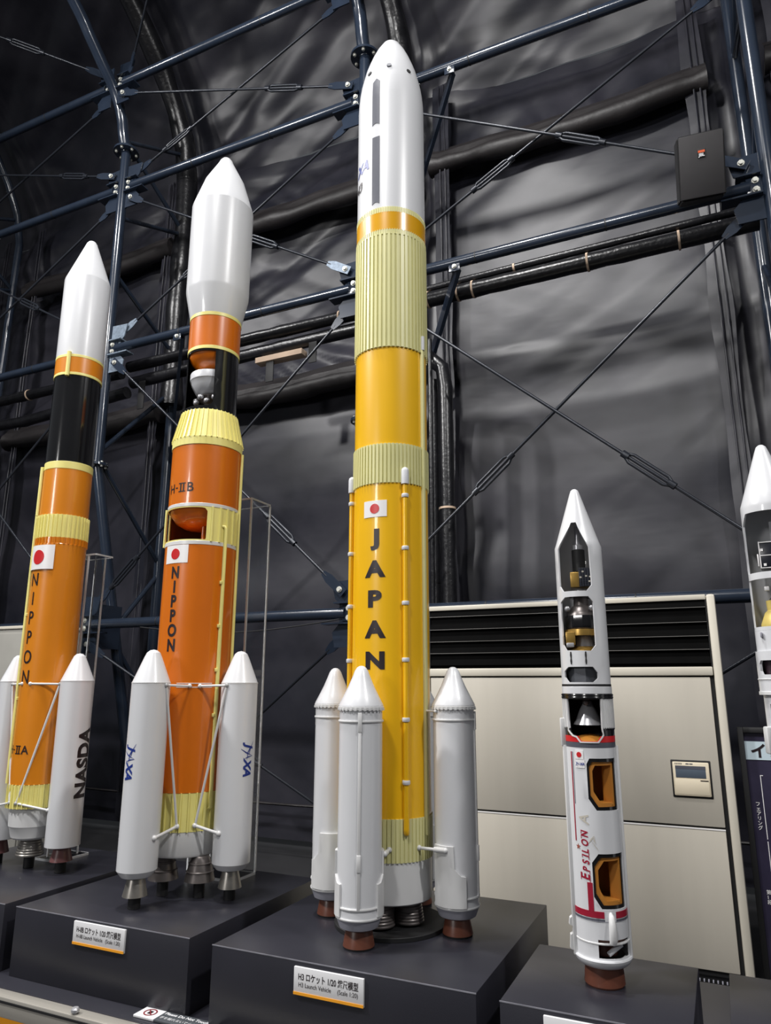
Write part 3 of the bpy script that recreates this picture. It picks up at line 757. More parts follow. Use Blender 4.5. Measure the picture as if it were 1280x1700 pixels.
# --- second: deep orange rocket with large white fairing
BX, BY = -1.74, 2.11
b_ = rocket('rocket_model', 'second rocket model from the left, orange with bulged white fairing and cutaway bays', BX, BY)
lathe('fairing', [(0, 2.912), (.010, 2.910), (.019, 2.904), (.027, 2.893), (.033, 2.878), (.084, 2.778), (.1245, 2.649), (.1275, 2.636), (.1265, 2.245), (.1255, 2.232), (.1025, 2.119), (.095, 2.117)], WHITE, b_, 80, smooth=12)
band('pale_ring', .103, 2.104, 2.119, PALE, b_)
band('upper_tank', .1015, 1.974, 2.104, ORANGE_B, b_)
band('pale_ring', .102, 1.960, 1.974, PALE, b_)
carved('interstage', [(-180, 1.705), (180, 1.705), (180, 1.961), (-180, 1.961)], [[(-82, 1.952), (4, 1.952), (4, 1.74), (0, 1.728), (-6, 1.722), (-78, 1.722), (-82, 1.735)]], lambda z: .1, .004, BLACK, b_, 6, wrap=True)
lathe('tank_dome', [(.096, 1.968), (.093, 1.945), (.078, 1.922), (.05, 1.906), (.02, 1.90), (0, 1.899)], ORANGE_B, b_, 48)
lathe('inner_tank', [(0, 1.9), (.03, 1.898), (.05, 1.888), (.084, 1.88), (.086, 1.876), (.086, 1.85), (.083, 1.847), (.078, 1.83), (.06, 1.80), (.045, 1.79), (0, 1.79)], CAPWHITE, b_, 48)
for k in range(7):
    a = R_(-100+k*28); bm = bmesh.new(); bmesh.ops.create_uvsphere(bm, u_segments=14, v_segments=10, radius=.012, matrix=Matrix.Translation(cyl_pt(.058, a, 1.775-.018*(k % 2)))); finish('pressure_sphere', bm, SILVER, b_, 180)
lathe('thrust_cone', [(0, 1.792), (.05, 1.79), (.055, 1.785), (.03, 1.76), (.022, 1.73), (.035, 1.70), (0, 1.70)], STEEL_D, b_, 36)
ribbed('ribbed_cone', .1315, 1.586, .1035, 1.706, 40, .0062, PALE, b_, duty=.26)
band('pale_ring', .1335, 1.555, 1.588, PALE, b_)
band('upper_tank', .131, 1.327, 1.556, ORANGE_B, b_)
finish('lettering', wrap_bm(mark_bm('B', .050), .131, -42, 1.389), INK, b_, 0)
band('white_ring', .1325, 1.315, 1.328, WHITE2, b_)
ribbed('ribbed_bay', .1305, 1.186, .1305, 1.316, 26, .006, PALE, b_, 7, 252, .24)
band('white_ring', .1325, 1.173, 1.187, WHITE2, b_)
carved('bay_rim', [(-110, 1.187), (12, 1.187), (12, 1.315), (-110, 1.315)], [[(-106, 1.192), (5, 1.192), (6, 1.2), (6, 1.298), (2, 1.309), (-4, 1.311), (-106, 1.311)]], lambda z: .1315, .005, PALE, b_, 5)
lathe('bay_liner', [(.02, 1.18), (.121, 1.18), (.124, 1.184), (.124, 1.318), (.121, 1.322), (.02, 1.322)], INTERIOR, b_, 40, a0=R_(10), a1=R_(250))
lathe('tank_dome', [(.124, 1.32), (.12, 1.30), (.1, 1.272), (.07, 1.256), (.035, 1.248), (0, 1.246)], ORANGE_B, b_, 48)
lathe('tank_dome', [(0, 1.212), (.04, 1.21), (.08, 1.2), (.11, 1.186), (.126, 1.176)], ORANGE_B, b_, 48)
tube('feed_pipe', [cyl_pt(.055, R_(5), 1.265), cyl_pt(.055, R_(5), 1.2)], .009, ORANGE_B, b_, 14)
bm = bmesh.new(); add_tube(bm, [cyl_pt(.10-.035*abs(math.sin(q*.3)), R_(-62+q*7), 1.282-.012*math.sin(q*.35)) for q in range(10)], .0028, 8); finish('dome_pipe', bm, ORANGE_B, b_, 60)
band('main_tank', .131, .328, 1.174, ORANGE_B, b_)
flag(.1312, -66, -20, 1.106, 1.172, b_)
for i, ch in enumerate('NIPPON'):
    cyl_text('lettering', ch, .058, .131, -40.5+i*.35, 1.072-.0515*i, INK, b_, .0022, sx=.8)
ribbed('ribbed_skirt', .1295, .207, .1295, .329, 32, .006, PALE, b_, duty=.2)['label'] = 'lower pale yellow ribbed skirt'
lathe('engine_skirt', [(.12, .21), (.128, .209), (.128, .135), (.124, .128), (0, .128)], WHITE2, b_, 64)
conduit('cable_pipe', .131, 38, .272, 1.247, PALE, b_, .007, hook=True)
conduit('cable_duct', .133, 74, .34, 1.552, PALE, b_, .0065)
conduit('cable_duct', .133, -97, 1.18, 1.325, PALE, b_, .0055)
for z in (1.034, .878, .725, .572):
    bm = bmesh.new(); add_box(bm, (-.0125, -.140, z), (-.004, -.131, z+.012), .001); bmesh.ops.rotate(bm, verts=bm.verts, matrix=Matrix.Rotation(R_(38), 3, 'Z')); finish('pipe_clip', bm, PALE, b_)
for wx, wy in ((-1.757, 2.045), (-1.634, 2.08)):
    ox, oy = local(BX, BY, wx-BX, wy-BY)
    e = nozzle(bell(.052, .128, .026, .05, 0, (.3, .62)), STEEL_D, b_, ox, oy, 'engine_bell')
    lathe('post', disc_prof(.0185, 0, .056), BLACK_M, e, 24, ox, oy)
def swoosh(bm, pts, w):
    """tapered stroke through 2D points"""
    n = len(pts); A = []; B = []
    for i, p in enumerate(pts):
        q0, q1 = Vector(pts[max(0, i-1)]), Vector(pts[min(n-1, i+1)]); d = (q1-q0).normalized(); nn = Vector((-d.y, d.x)); ww = w*math.sin(PI*(.08+.92*i/(n-1)))
        A.append(bm.verts.new((p[0]+nn.x*ww, p[1]+nn.y*ww, 0))); B.append(bm.verts.new((p[0]-nn.x*ww, p[1]-nn.y*ww, 0)))
    for i in range(n-1): bm.faces.new((A[i], A[i+1], B[i+1], B[i]))
def agency_logo(size, star=True):
    bm = text_bm('J', size, size*.04, .25); 
    for v in bm.verts: v.co.x -= size*.98
    for ch, dx in (('X', .44), ('A', .97)):
        merge(bm, text_bm(ch, size, size*.04, .25), lambda c, dx=dx: c+Vector((dx*size, 0, 0)))
    if star:
        for pts in (((-.75, -.62), (-.45, -.15), (-.2, .5)), ((-.2, .5), (-.12, 0), (.02, -.36)), ((-.95, .28), (-.5, .0), (.2, -.1)), ((-1.3, .55), (-.7, .2), (-.2, .1))):
            swoosh(bm, [(a*size, b*size) for a, b in pts], size*.05)
    return bm
def booster_b(cx, cy, parent, phi, zc):
    b = lathe('booster', [(0, .796), (.012, .793), (.022, .785), (.029, .770), (.0625, .686), (.0625, .113), (.0605, .110), (.048, .094), (.03, .092)], WHITE, parent, 56, cx, cy, 18)
    lathe('seam_ring', [(.0615, .6845), (.0633, .6845), (.0633, .6875), (.0615, .6875)], WHITE2, b, 56, cx, cy)
    nozzle([(0, .094), (.024, .094), (.027, .086), (.0385, .037), (.0355, .037), (.02, .086), (0, .086)], STEEL, b, cx, cy)
    lathe('post', disc_prof(.019, 0, .05), BLACK_M, b, 24, cx, cy)
    bm = agency_logo(.042); f = rot2(-90)
    for v in bm.verts: v.co = f(v.co)
    wrap_bm(bm, .0625, phi, zc)
    for v in bm.verts: v.co += Vector((cx, cy, 0))
    finish('emblem', bm, INKBLUE, b, 0); return b
for z in (.685, .672): patch('strap_edge', .1312, -24, 30, z-.0012, z+.0012, FLAGWHITE, b_)
SF, SR = local(BX, BY, .002, -.213), local(BX, BY, .213, -.008)
booster_b(*SF, b_, -48, .44); booster_b(*SR, b_, 34, .44)
def on(c, r, phi, z): return Vector((c[0], c[1], 0))+cyl_pt(r, R_(phi), z)
O0 = (0, 0)
for c, pj, pl_, pt, pb in ((SF, 52, 48, -4, -9), (SR, -46, -47, 11, 16)):
    j, lo = on(c, .064, pj, .678), on(c, .064, pl_, .209); ct, cb = on(O0, .133, pt, .676), on(O0, .134, pb, .227)
    strut('strut', j, ct, .0042, WHITE2, b_); strut('strut', j, cb, .0042, WHITE2, b_); strut('strut', cb, lo, .005, WHITE2, b_)

# --- tall yellow rocket
HX, HY = -.95, 2.105
h_ = rocket('rocket_model', 'tallest rocket model, golden yellow with white nose, JAPAN lettering and white boosters', HX, HY)
OG = [(0, 3.1740), (.012, 3.1710), (.024, 3.1630), (.036, 3.1500), (.0575, 3.1120), (.0735, 3.0750), (.087, 3.0380), (.099, 3.0010), (.1155, 2.9280), (.1205, 2.8920), (.1235, 2.8570), (.125, 2.8200), (.125, 2.328), (.118, 2.326)]
lathe('fairing', OG, WHITE, h_, 80, smooth=40)
for phi, z in ((-4, 2.95), (36, 2.942), (-46, 2.944), (80, 2.945), (-92, 2.945)):
    p = cyl_pt(.1125, R_(phi), z); n = Vector((p.x, p.y, .03)).normalized()
    bm = bmesh.new(); add_tube(bm, [p-n*.012, p+n*.0025], .0092, 18); finish('vent_port', bm, SLATE if abs(phi) < 10 else BLACK_M, h_)
def chevron(zt, zb, p0, p1, tip):
    pc = (p0+p1)/2
    pts = [(p0, zb)]+[(p0+(p1-p0)*q/8, zb+.007*math.sin(PI*q/8)) for q in range(1, 8)]+[(p1, zb)]
    return pts+([(p1, zt-.016), (pc, zt), (p0, zt-.016)] if tip else [(p1, zt), (p0, zt)])
def rog(z):
    pr = OG[::-1]
    for (r0, z0), (r1, z1) in zip(pr, pr[1:]):
        if z0 <= z <= z1: return r0+(r1-r0)*(z-z0)/(z1-z0+1e-9)
    return .125
carved('stripe', chevron(2.893, 2.682, -33.5, -20, True), [], lambda z: rog(z)+.0012, .002, SLATE, h_, 3, zsc=[2.7+.007*k for k in range(26)])
carved('stripe', chevron(2.630, 2.346, -33, -19.5, False), [], lambda z: rog(z)+.0012, .002, SLATE, h_, 3)
bm = agency_logo(.058, False); wrap_bm(bm, .1255, -76, 2.53); finish('emblem', bm, INKBLUE, h_, 0)
cyl_text('lettering', 'H3', .05, .1255, -70, 2.455, INK, h_, .0014, shear=.2)
ribbed('ribbed_ring', .125, 2.306, .125, 2.328, 90, .002, PALE_G, h_)
band('upper_tank', .1265, 2.236, 2.308, mat('ochre_yellow_paint', C(214, 156, 14), .26, vary=.02, coat=.25), h_)['label'] = 'darker ochre yellow upper tank'
ribbed('ribbed_ring', .126, 2.218, .126, 2.238, 90, .002, PALE_G, h_)
ribbed('ribbed_skirt', .1245, 1.787, .1245, 2.22, 52, .0045, PALE_G, h_, duty=.62)
band('upper_tank', .1235, 1.443, 1.79, YELLOW, h_)
ribbed('ribbed_skirt', .124, 1.311, .124, 1.444, 62, .0042, PALE_G, h_, duty=.62)
band('main_tank', .1240, .304, 1.313, YELLOW, h_)
ribbed('ribbed_skirt', .124, .19, .124, .306, 62, .0032, PALE_G, h_, duty=.62)
lathe('engine_skirt', [(.115, .192), (.1235, .191), (.1235, .081), (.121, .078), (.1, .078), (0, .082)], WHITE2, h_, 72)
flag(.1243, -43.5, -6, 1.200, 1.254, h_)
for i, ch in enumerate('JAPAN'):
    cyl_text('lettering', ch, .068, .124, -24.4+.25*i, 1.127-.0935*i, INK, h_, .0036, sx=1.28)
for phi in (20.3, -86):
    p = conduit('feed_pipe', .1255, phi, .275, 1.31, YELLOW, h_, .0085)
    c = on(O0, .1305, phi, 0)
    lathe('pipe_cap', [(0, 1.362), (.006, 1.361), (.0105, 1.357), (.0125, 1.35), (.0125, 1.306), (0, 1.306)], CAPWHITE, h_, 24, c.x, c.y)
    lathe('pipe_tip', [(0, .262), (.005, .263), (.0085, .268), (.0085, .28), (0, .28)], YELLOW, h_, 20, c.x, c.y)
    for z in (1.268, 1.098, .926, .755, .581, .406):
        bm = bmesh.new(); add_lathe(bm, [(.006, z-.006), (.0105, z-.006), (.0115, z-.003), (.0115, z+.003), (.0105, z+.006), (.006, z+.006)], 20, c.x, c.y)
        finish('pipe_clamp', bm, CAPWHITE, h_)
conduit('cable_duct', .1250, 56, .255, 1.80, PALE_G, h_, .0065, flat=True)
conduit('duct_tip', .1262, 56, 1.797, 1.848, CAPWHITE, h_, .007)
lathe('base_disc', disc_prof(.165, .0, .012), BLACK_M, h_, 64)
for wx, wy in ((.062, -.012), (.0, -.078), (-.05, .06)):
    ox, oy = local(HX, HY, wx, wy)
    nozzle(bell(.018, .08, .033, .044, 8), STEEL_D, h_, ox, oy, 'engine_bell')
lathe('post', disc_prof(.014, .012, .08), BLACK_M, h_, 20, *local(HX, HY, -.0, -.03))
def booster_h(cx, cy, parent, phi0, mirror=1):
    b = lathe('booster', [(.05, .62), (.0615, .619), (.0615, .104), (.0615, .1), (.0635, .079), (.05, .076)], WHITE, parent, 56, cx, cy)
    n = lathe('nose_cap', [(0, .735), (.007, .7338), (.0135, .7295), (.0195, .7205), (.0255, .705), (.0372, .6775), (.051, .650), (.0638, .6255), (.0645, .622), (.06, .618)], WHITE, b, 56, cx, cy, 40)
    ribs = bmesh.new(); add_lathe(ribs, [(.0615, .610), (.0655, .612), (.066, .620), (.062, .622)], 72, cx, cy)
    for k in range(30):
        p = on((cx, cy), .0655, k*12, .613); bmesh.ops.create_cube(ribs, size=.0075, matrix=Matrix.Translation(p) @ Matrix.Rotation(R_(k*12), 4, 'Z') @ Matrix.Diagonal((1, .5, .8, 1)))
    finish('rivet_ring', ribs, WHITE2, b)
    for z in (.581, .1045, .079):
        lathe('hoop', [(.061, z-.003), (.0642, z-.003), (.0652, z), (.0642, z+.003), (.061, z+.003)], WHITE2, b, 56, cx, cy)
    lathe('aft_dome', [(.062, .078), (.060, .07), (.053, .052), (.048, .049), (0, .049)], GREY, b, 48, cx, cy)
    nozzle([(0, .05), (.033, .05), (.035, .046), (.043, .005), (.040, .005), (.0, .02)], BROWN, b, cx, cy)
    lathe('foot', disc_prof(.0415, 0, .006), BLACK_M, b, 36, cx, cy)
    # conduit with boxes down the outer side
    for nm, z0, z1, ww, hh in (('side_duct', .105, .604, .0042, .004), ('duct_box', .553, .605, .0055, .006), ('duct_box', .196, .238, .0055, .006)):
        bm = bmesh.new(); add_box(bm, (-ww, -.0615-hh, z0), (ww, -.060, z1), .001)
        bmesh.ops.rotate(bm, verts=bm.verts, matrix=Matrix.Rotation(R_(phi0), 3, 'Z'))
        for v in bm.verts: v.co += Vector((cx, cy, 0))
        finish(nm, bm, WHITE2, b)
    for s in (1, -1):           # stepped side fairings
        p = [(50, .083), (140, .083), (140, .24), (80, .24), (78, .182), (62, .164), (50, .162)]
        poly = [(phi0+s*q, z) for q, z in p]
        bm2 = carved('side_fairing', poly if s > 0 else poly[::-1], [], lambda z: .0675, .0075, WHITE2, b, 6)
        for v in bm2.data.vertices: v.co += Vector((cx, cy, 0))
        bm = bmesh.new(); q = on((cx, cy), .067, phi0+s*92, 0)
    return b
HF, HR, HL = local(HX, HY, -.0, -.208), local(HX, HY, .2095, -.005), local(HX, HY, -.202, .004)
azh = math.degrees(math.atan2(HX, HY))
booster_h(*HF, h_, 0); booster_h(*HR, h_, 68); booster_h(*HL, h_, -112)
booster_h(*local(HX, HY, .0, .22), h_, 180)
for c, pj, pc in ((HF, 88, -2), (HR, -32, 40), (HL, 40, -70)):
    j = on(c, .069, pj, .229); k = on(O0, .127, pc, .226); strut('strut', j, k, .0045, WHITE2, h_)
    bm = bmesh.new(); add_tube(bm, [j, j+(k-j)*.4], .0075, 12); finish('strut_sleeve', bm, WHITE2, h_)
strut('strut', on(HR, .064, -60, .605), on(O0, .126, 56, .605), .003, WHITE2, h_)

# --- slim white cutaway rocket
EX, EY = -.317, 1.93
e_ = rocket('rocket_model', 'slim white cutaway rocket model with EPSILON lettering and open windows', EX, EY)
def re(z):
    if z < 1.04: return .0610
    t = (z-1.04)/(1.192-1.04); return .0605+(.0135-.0605)*min(1, t)
W1 = [(-20, 1.104), (-2, 1.104), (27, 1.034), (29, .934), (15, .918), (-46, .919), (-58, .934), (-58, 1.034)]
W2 = [(-41, .904), (18, .904), (29, .890), (29, .780), (17, .766), (-46, .768), (-58, .783), (-58, .892)]
W3 = [(-43, .7265), (18, .7265), (29, .712), (29, .698), (17, .6885), (-45, .6885), (-58, .701), (-58, .716)]
carved('fairing', [(-180, .683), (180, .683), (180, 1.192), (-180, 1.192)], [W1, W2, W3], re, .004, WHITE, e_, 7, zsc=[1.04, 1.07, 1.1, 1.13, 1.16], wrap=True)
lathe('nose_tip', [(0, 1.206), (.005, 1.205), (.010, 1.201), (.0135, 1.192), (.0095, 1.192)], WHITE, e_, 40)
for phi in (-33, 3):
    bm = bmesh.new(); add_tube(bm, [cyl_pt(.0615, R_(phi), z) for z in (.764, .755, .748, .741, .733)], [.0016, .0024, .0015, .0024, .0014], 8); finish('vent_slot', bm, BLACK_M, e_)
band('dark_ring', .0615, .678, .684, BLACK_M, e_); band('adapter_ring', .0622, .660, .678, WHITE, e_)
lathe('clamp_ring', [(.05, .648), (.0635, .648), (.065, .651), (.0635, .654), (.065, .657), (.0635, .660), (.05, .66)], BLACK, e_, 56)
# satellite payload
sat = lathe('satellite', disc_prof(.024, .905, .925), SILVER, e_, 32)
box('gold_body', (-.024, -.030, .932), (.024, .02, .972), GOLD, sat, .002)
sp = bmesh.new(); add_box(sp, (-.002, -.0335, .932), (.031, -.0305, .982), .0008); sp = finish('solar_panel', sp, mat('solar_dark', C(30, 32, 40), .25), sat)
bm = bmesh.new(); sq = bmesh.new()
for k in range(5):
    x = .001+.0065*k; add_box(bm, (x, -.0342, .934), (x+.0007, -.0336, .980))
for k in range(9):
    z = .936+.0052*k; add_box(bm, (0, -.0342, z), (.029, -.0336, z+.0005))
for x, z in ((.006, .97), (.014, .958), (.022, .944), (.0, .955), (.024, .956)): add_box(sq, (x, -.0346, z), (x+.005, -.0338, z+.004))
finish('panel_grid', bm, SLATE, sp); finish('panel_mark', sq, GREYPRINT, sp)
lathe('telescope_barrel', disc_prof(.017, .975, 1.035), BLACK_M, sat, 24); lathe('barrel_cap', disc_prof(.014, 1.035, 1.048), SILVER, sat, 24)
lathe('mast', [(0, 1.10), (.006, 1.10), (.0075, 1.045), (0, 1.045)], SILVER, sat, 20)
lathe('payload_adapter', [(0, .925), (.022, .925), (.03, .915), (.03, .905), (0, .905)], BLACK, e_, 32)
lathe('upper_motor', [(0, .91), (.019, .91), (.02, .885), (.026, .882), (.034, .868), (.038, .862), (.04, .845), (.04, .825), (.036, .82), (0, .82)], STEEL_D, e_, 40)
lathe('equipment_ring', [(.03, .858), (.043, .858), (.044, .85), (.044, .832), (.043, .826), (.03, .826)], BLACK, e_, 12, smooth=10)
for phi in (-55, 35, 100, 170, -120):
    bm = bmesh.new(); bmesh.ops.create_uvsphere(bm, u_segments=14, v_segments=10, radius=.0075, matrix=Matrix.Translation(cyl_pt(.044, R_(phi), .876))); finish('pressure_sphere', bm, SILVER, e_, 180)
lathe('gold_deck', [(.02, .822), (.046, .822), (.047, .815), (.047, .806), (.02, .806)], GOLD, e_, 40)
bm = bmesh.new(); add_box(bm, (-.044, -.044, .782), (-.02, -.012, .815), .002); finish('gold_box', bm, GOLD, e_)
bm = bmesh.new(); add_box(bm, (-.043, -.048, .776), (-.024, -.028, .787), .002); finish('silver_box', bm, SILVER, e_)
nozzle([(0, .806), (.018, .806), (.027, .778), (.024, .778), (0, .8)], SILVER, e_)
lathe('gold_cone', [(.015, .782), (.032, .778), (.05, .764), (.02, .764)], GOLD, e_, 16, smooth=10)
lathe('lower_drum', [(0, .735), (.045, .735), (.047, .73), (.047, .686), (0, .686)], mat('drum_grey', C(90, 92, 98), .35, .3), e_, 10, smooth=10)
lathe('inner_floor', disc_prof(.055, .76, .764), BLACK_M, e_, 32)
# second stage bay
WE = [(-55, .651), (31, .651), (29, .575), (31, .562), (18, .546), (-20, .546), (-29, .558), (-40, .561), (-52, .572)]
WE_r = [(-55, .651), (31, .651), (30, .576), (-52, .576)]
def rib(z): return .0618
carved('stage_bay', [(-180, .576), (180, .576), (180, .649), (-180, .649)], [[(-53, .6491), (31, .6491), (30, .5759), (-50, .5759)]], rib, .004, WHITE, e_, 5, wrap=True)
ribbed('ribbed_skirt', .0620, .577, .0620, .648, 60, .0014, WHITE2, e_, 33, 300)
carved('black_band', [(-180, .559), (180, .559), (180, .577), (-180, .577)], [[(-50, .578), (30, .578), (30, .563), (27, .5585), (-28, .5585), (-34, .562), (-44, .564)]], lambda z: .0615, .004, BLACK, e_, 5, wrap=True)
carved('red_band', [(-180, .5445), (180, .5445), (180, .559), (-180, .559)], [[(-28, .5595), (27, .5595), (18, .547), (-20, .547)]], lambda z: .0618, .004, RED, e_, 5, wrap=True)
band('grey_band', .0615, .531, .5445, SLATE, e_)
lathe('clamp_ring', [(.05, .573), (.0625, .573), (.0637, .576), (.0625, .579), (.05, .579)], BLACK, e_, 56, a0=R_(34), a1=R_(304))
nozzle([(0, .642), (.010, .642), (.014, .632), (.02, .622), (.034, .592), (.038, .584), (.036, .584), (0, .62)], SILVER, e_, 0, 0)
bm = bmesh.new(); bmesh.ops.create_uvsphere(bm, u_segments=14, v_segments=10, radius=.009, matrix=Matrix.Translation((-.004, -.024, .64))); finish('gimbal_ball', bm, STEEL_D, e_, 180)
lathe('bay_roof', disc_prof(.056, .646, .65), BLACK_M, e_, 32)
lathe('motor_dome', [(0, .561), (.02, .559), (.04, .552), (.056, .54), (.05, .536), (0, .536)], OCHRE, e_, 36)
lathe('bay_liner', [(.053, .54), (.0545, .55), (.0545, .645), (.053, .648)], BLACK_M, e_, 30, a0=R_(40), a1=R_(300))
carved('bay_frame', [(p, z) for p, z in ((-56, .651), (34, .651), (32, .574), (34, .561), (20, .543), (-22, .543), (-31, .555), (-42, .558), (-55, .570))], [WE], lambda z: .0632, .003, WHITE2, e_, 5)
# first stage with two motor windows
S1 = [(-4, .507), (66, .507), (66, .388), (6, .388), (-11, .414), (-11, .494)]
S2 = [(3, .292), (70, .292), (70, .173), (4, .173), (-12, .198), (-12, .272)]
def shrink(pl, f):
    cx, cz = sum(p[0] for p in pl)/len(pl), sum(p[1] for p in pl)/len(pl); return [(cx+(a-cx)*f, cz+(b-cz)*f) for a, b in pl]
def inset(pl, dp, dz):
    cx, cz = sum(p[0] for p in pl)/len(pl), (min(p[1] for p in pl)+max(p[1] for p in pl))/2
    return [(a+(dp if a < cx else -dp), b+(dz if b < cz else -dz)) for a, b in pl]
BAY = [(-9, .1085), (74, .1085), (74, .070), (-9, .070)]
carved('motor_case', [(-180, .062), (180, .062), (180, .532), (-180, .532)], [S1, S2, BAY], lambda z: .0612, .0025, WHITE, e_, 6, wrap=True)
for S in (S1, S2):
    wf = carved('window_rim', S, [inset(S, 4.5, .008)], lambda z: .0592, .004, BLACK, e_, 4)
    carved('insulation', inset(S, 4, .007), [inset(S, 12, .0165)], lambda z: .0555, .026, OCHRE, wf, 4)
    z0, z1 = min(p[1] for p in S), max(p[1] for p in S)
    lathe('grain_wall', [(.04, z0), (.041, z0+.002), (.041, z1-.002), (.04, z1)], OCHRE, wf, 24, a0=R_(95), a1=R_(262))
    lathe('grain_wall', [(.03, z0+.012), (.03, z1-.01)], mat('dark_grain', C(58, 34, 22), .5), wf, 16, a0=R_(-50), a1=R_(-16))
    box('bay_shelf', (-.03, -.036, z0+.012), (.045, .03, z0+.016), OCHRE, wf, 0)
band('hoop', .0625, .098, .102, WHITE2, e_)
band('hoop', .062, .147, .1475, GREY, e_)
patch('blue_line', .0613, -180, 8, .1475, .152, SLATE, e_); patch('blue_line', .0613, 34, 180, .1475, .152, SLATE, e_)
patch('red_line', .0613, -180, 7.5, .154, .168, CRIMSON, e_); patch('red_line', .0613, 34, 180, .154, .168, CRIMSON, e_)
patch('red_line', .0613, -25.5, -13.5, .168, .2285, CRIMSON, e_)
patch('red_line', .0613, -50.5, -47.5, .316, .521, CRIMSON, e_); patch('blue_line', .0613, -45, -44, .4, .521, SLATE, e_)
flag(.0613, -37, -17, .5045, .5255, e_)
b0 = patch('white_label', .0613, -37, -15, .484, .503, FLAGWHITE, e_)
bm = agency_logo(.0088, True); wrap_bm(bm, .0625, -26, .4935); finish('emblem', bm, INKBLUE, e_, 0)
bm = text_bm('E', .034, .001, .22, .8, 'LEFT')
x = .019
for ch, wd in (('P', .0165), ('S', .016), ('I', .0085), ('L', .0155), ('O', .0205), ('N', .02)):
    g = text_bm(ch, .0245, .0008, .22, .78, 'LEFT'); merge(bm, g, lambda c, x=x: c+Vector((x, -.0035, 0))); x += wd
# serifs: thin feet under and over the stems
for sx_, y_, w_ in ((0, -.0118, .007), (0, .0118, .012), (.0195, -.012, .006), (.0515, -.012, .0045), (.0515, .005, .0045), (.0605, -.012, .006), (.094, .005, .005), (.105, .005, .006)):
    a = sx_+y_*.22; q = [bm.verts.new((a-.002, y_-.0008, 0)), bm.verts.new((a+w_, y_-.0008, 0)), bm.verts.new((a+w_, y_+.0008, 0)), bm.verts.new((a-.002, y_+.0008, 0))]; bm.faces.new(q)
f = rot2(90)
for v in bm.verts: v.co = f(v.co*.98-Vector((.058, 0, 0)))
wrap_bm(bm, .0612, -29, .290); finish('lettering', bm, CRIMSON, e_, 0)
cyl_text('lettering', 'A', .033, .0612, -25, .366, GREYPRINT, e_, .0006, .2, 90)['label'] = 'pale grey beige letter above the crimson lettering'
def star(bm, x, y, r, inner=.4):
    pts = [bm.verts.new((x+(r if k % 2 == 0 else r*inner)*math.sin(PI*k/5), y+(r if k % 2 == 0 else r*inner)*math.cos(PI*k/5), 0)) for k in range(10)]
    c = bm.verts.new((x, y, 0))
    for k in range(10): bm.faces.new((c, pts[k], pts[(k+1) % 10]))
bm = bmesh.new(); star(bm, 0, 0, .0075); wrap_bm(bm, .0612, -43, .304); finish('star_print', bm, mat('rust_print', C(150, 84, 70), .4), e_, 0)
bm = bmesh.new(); swoosh(bm, [(-.008, -.004), (.0, .006), (.006, .014)], .0016); swoosh(bm, [(.006, .014), (.006, .004), (.01, -.006)], .0016); swoosh(bm, [(-.002, .004), (.01, -.012), (.016, -.02)], .0008)
wrap_bm(bm, .0612, -10, .318); finish('star_print', bm, GREYPRINT, e_, 0)
# cable ducts down the left and right edges
conduit('cable_duct', .0615, -76, .06, .535, WHITE2, e_, .0058, flat=True)
conduit('cable_duct', .0625, -78, .532, .60, WHITE2, e_, .0075, flat=True)['label'] = 'wider upper end of the left cable duct'
conduit('cable_duct', .0615, 86, .06, .535, WHITE2, e_, .0045, flat=True)
for z0, z1 in ((.066, .112), (.118, .148)):
    bm = bmesh.new(); poly_plate(bm, [(-.007, -.058, z0), (-.007, -.076, z0+.006), (-.007, -.074, z1-.01), (-.007, -.06, z1)], (1, 0, 0), .014)
    bmesh.ops.rotate(bm, verts=bm.verts, matrix=Matrix.Rotation(R_(-80), 3, 'Z')); finish('duct_fairing', bm, WHITE2, e_)
bm = bmesh.new()
add_tube(bm, [(0, -.0615, .166), (0, -.066, .16), (0, -.069, .14), (0, -.071, .115), (0, -.066, .104)], [.003, .0065, .0085, .0095, .008], 14)
bmesh.ops.rotate(bm, verts=bm.verts, matrix=Matrix.Rotation(R_(21), 3, 'Z')); finish('thruster_pod', bm, WHITE2, e_, 60)
lathe('aft_skirt', [(.05, .066), (.0655, .066), (.067, .063), (.0655, .058), (.062, .052), (.055, .046), (.04, .044), (0, .044)], WHITE, e_, 60)
lathe('aft_dome', [(.0, .10), (.052, .112), (.057, .106), (.05, .096), (.03, .09), (0, .09)], BROWN, e_, 36)
nozzle([(0, .095), (.028, .095), (.032, .08), (.0345, .068), (.034, .066), (0, .066)], BROWN, e_, name='nozzle_throat')
tube('actuator', [(.012, -.045, .075), (.042, -.03, .095)], .006, CAPWHITE, e_, 10)
nozzle([(0, .046), (.042, .046), (.0445, .03), (.0465, .004), (.044, .0), (0, .0)], BROWN, e_)

# --- partly visible cutaway rocket at the right edge
QX, QY = .147, 1.93
q_ = rocket('rocket_model', 'white cutaway rocket model cut off by the right edge of the photo', QX, QY)
def rq(z):
    if z < 1.11: return .0625
    return .062+(.016-.062)*min(1, (z-1.11)/(1.25-1.11))
OP1 = [(-56, 1.088), (56, 1.088), (74, 1.06), (76, .942), (-76, .942), (-74, 1.06)]
OP2 = [(-78, .926), (78, .926), (80, .815), (-80, .815)]
carved('fairing', [(-180, .806), (180, .806), (180, 1.25), (-180, 1.25)], [OP1, OP2], rq, .004, WHITE, q_, 7, zsc=[1.11, 1.14, 1.17, 1.2, 1.23], wrap=True)
lathe('nose_tip', [(0, 1.268), (.006, 1.267), (.0115, 1.262), (.016, 1.25), (.012, 1.25)], WHITE, q_, 40)
sat = box('satellite', (-.032, -.02, .955), (.032, .03, 1.02), mat('solar_dark', C(30, 32, 40), .25), q_, .001)
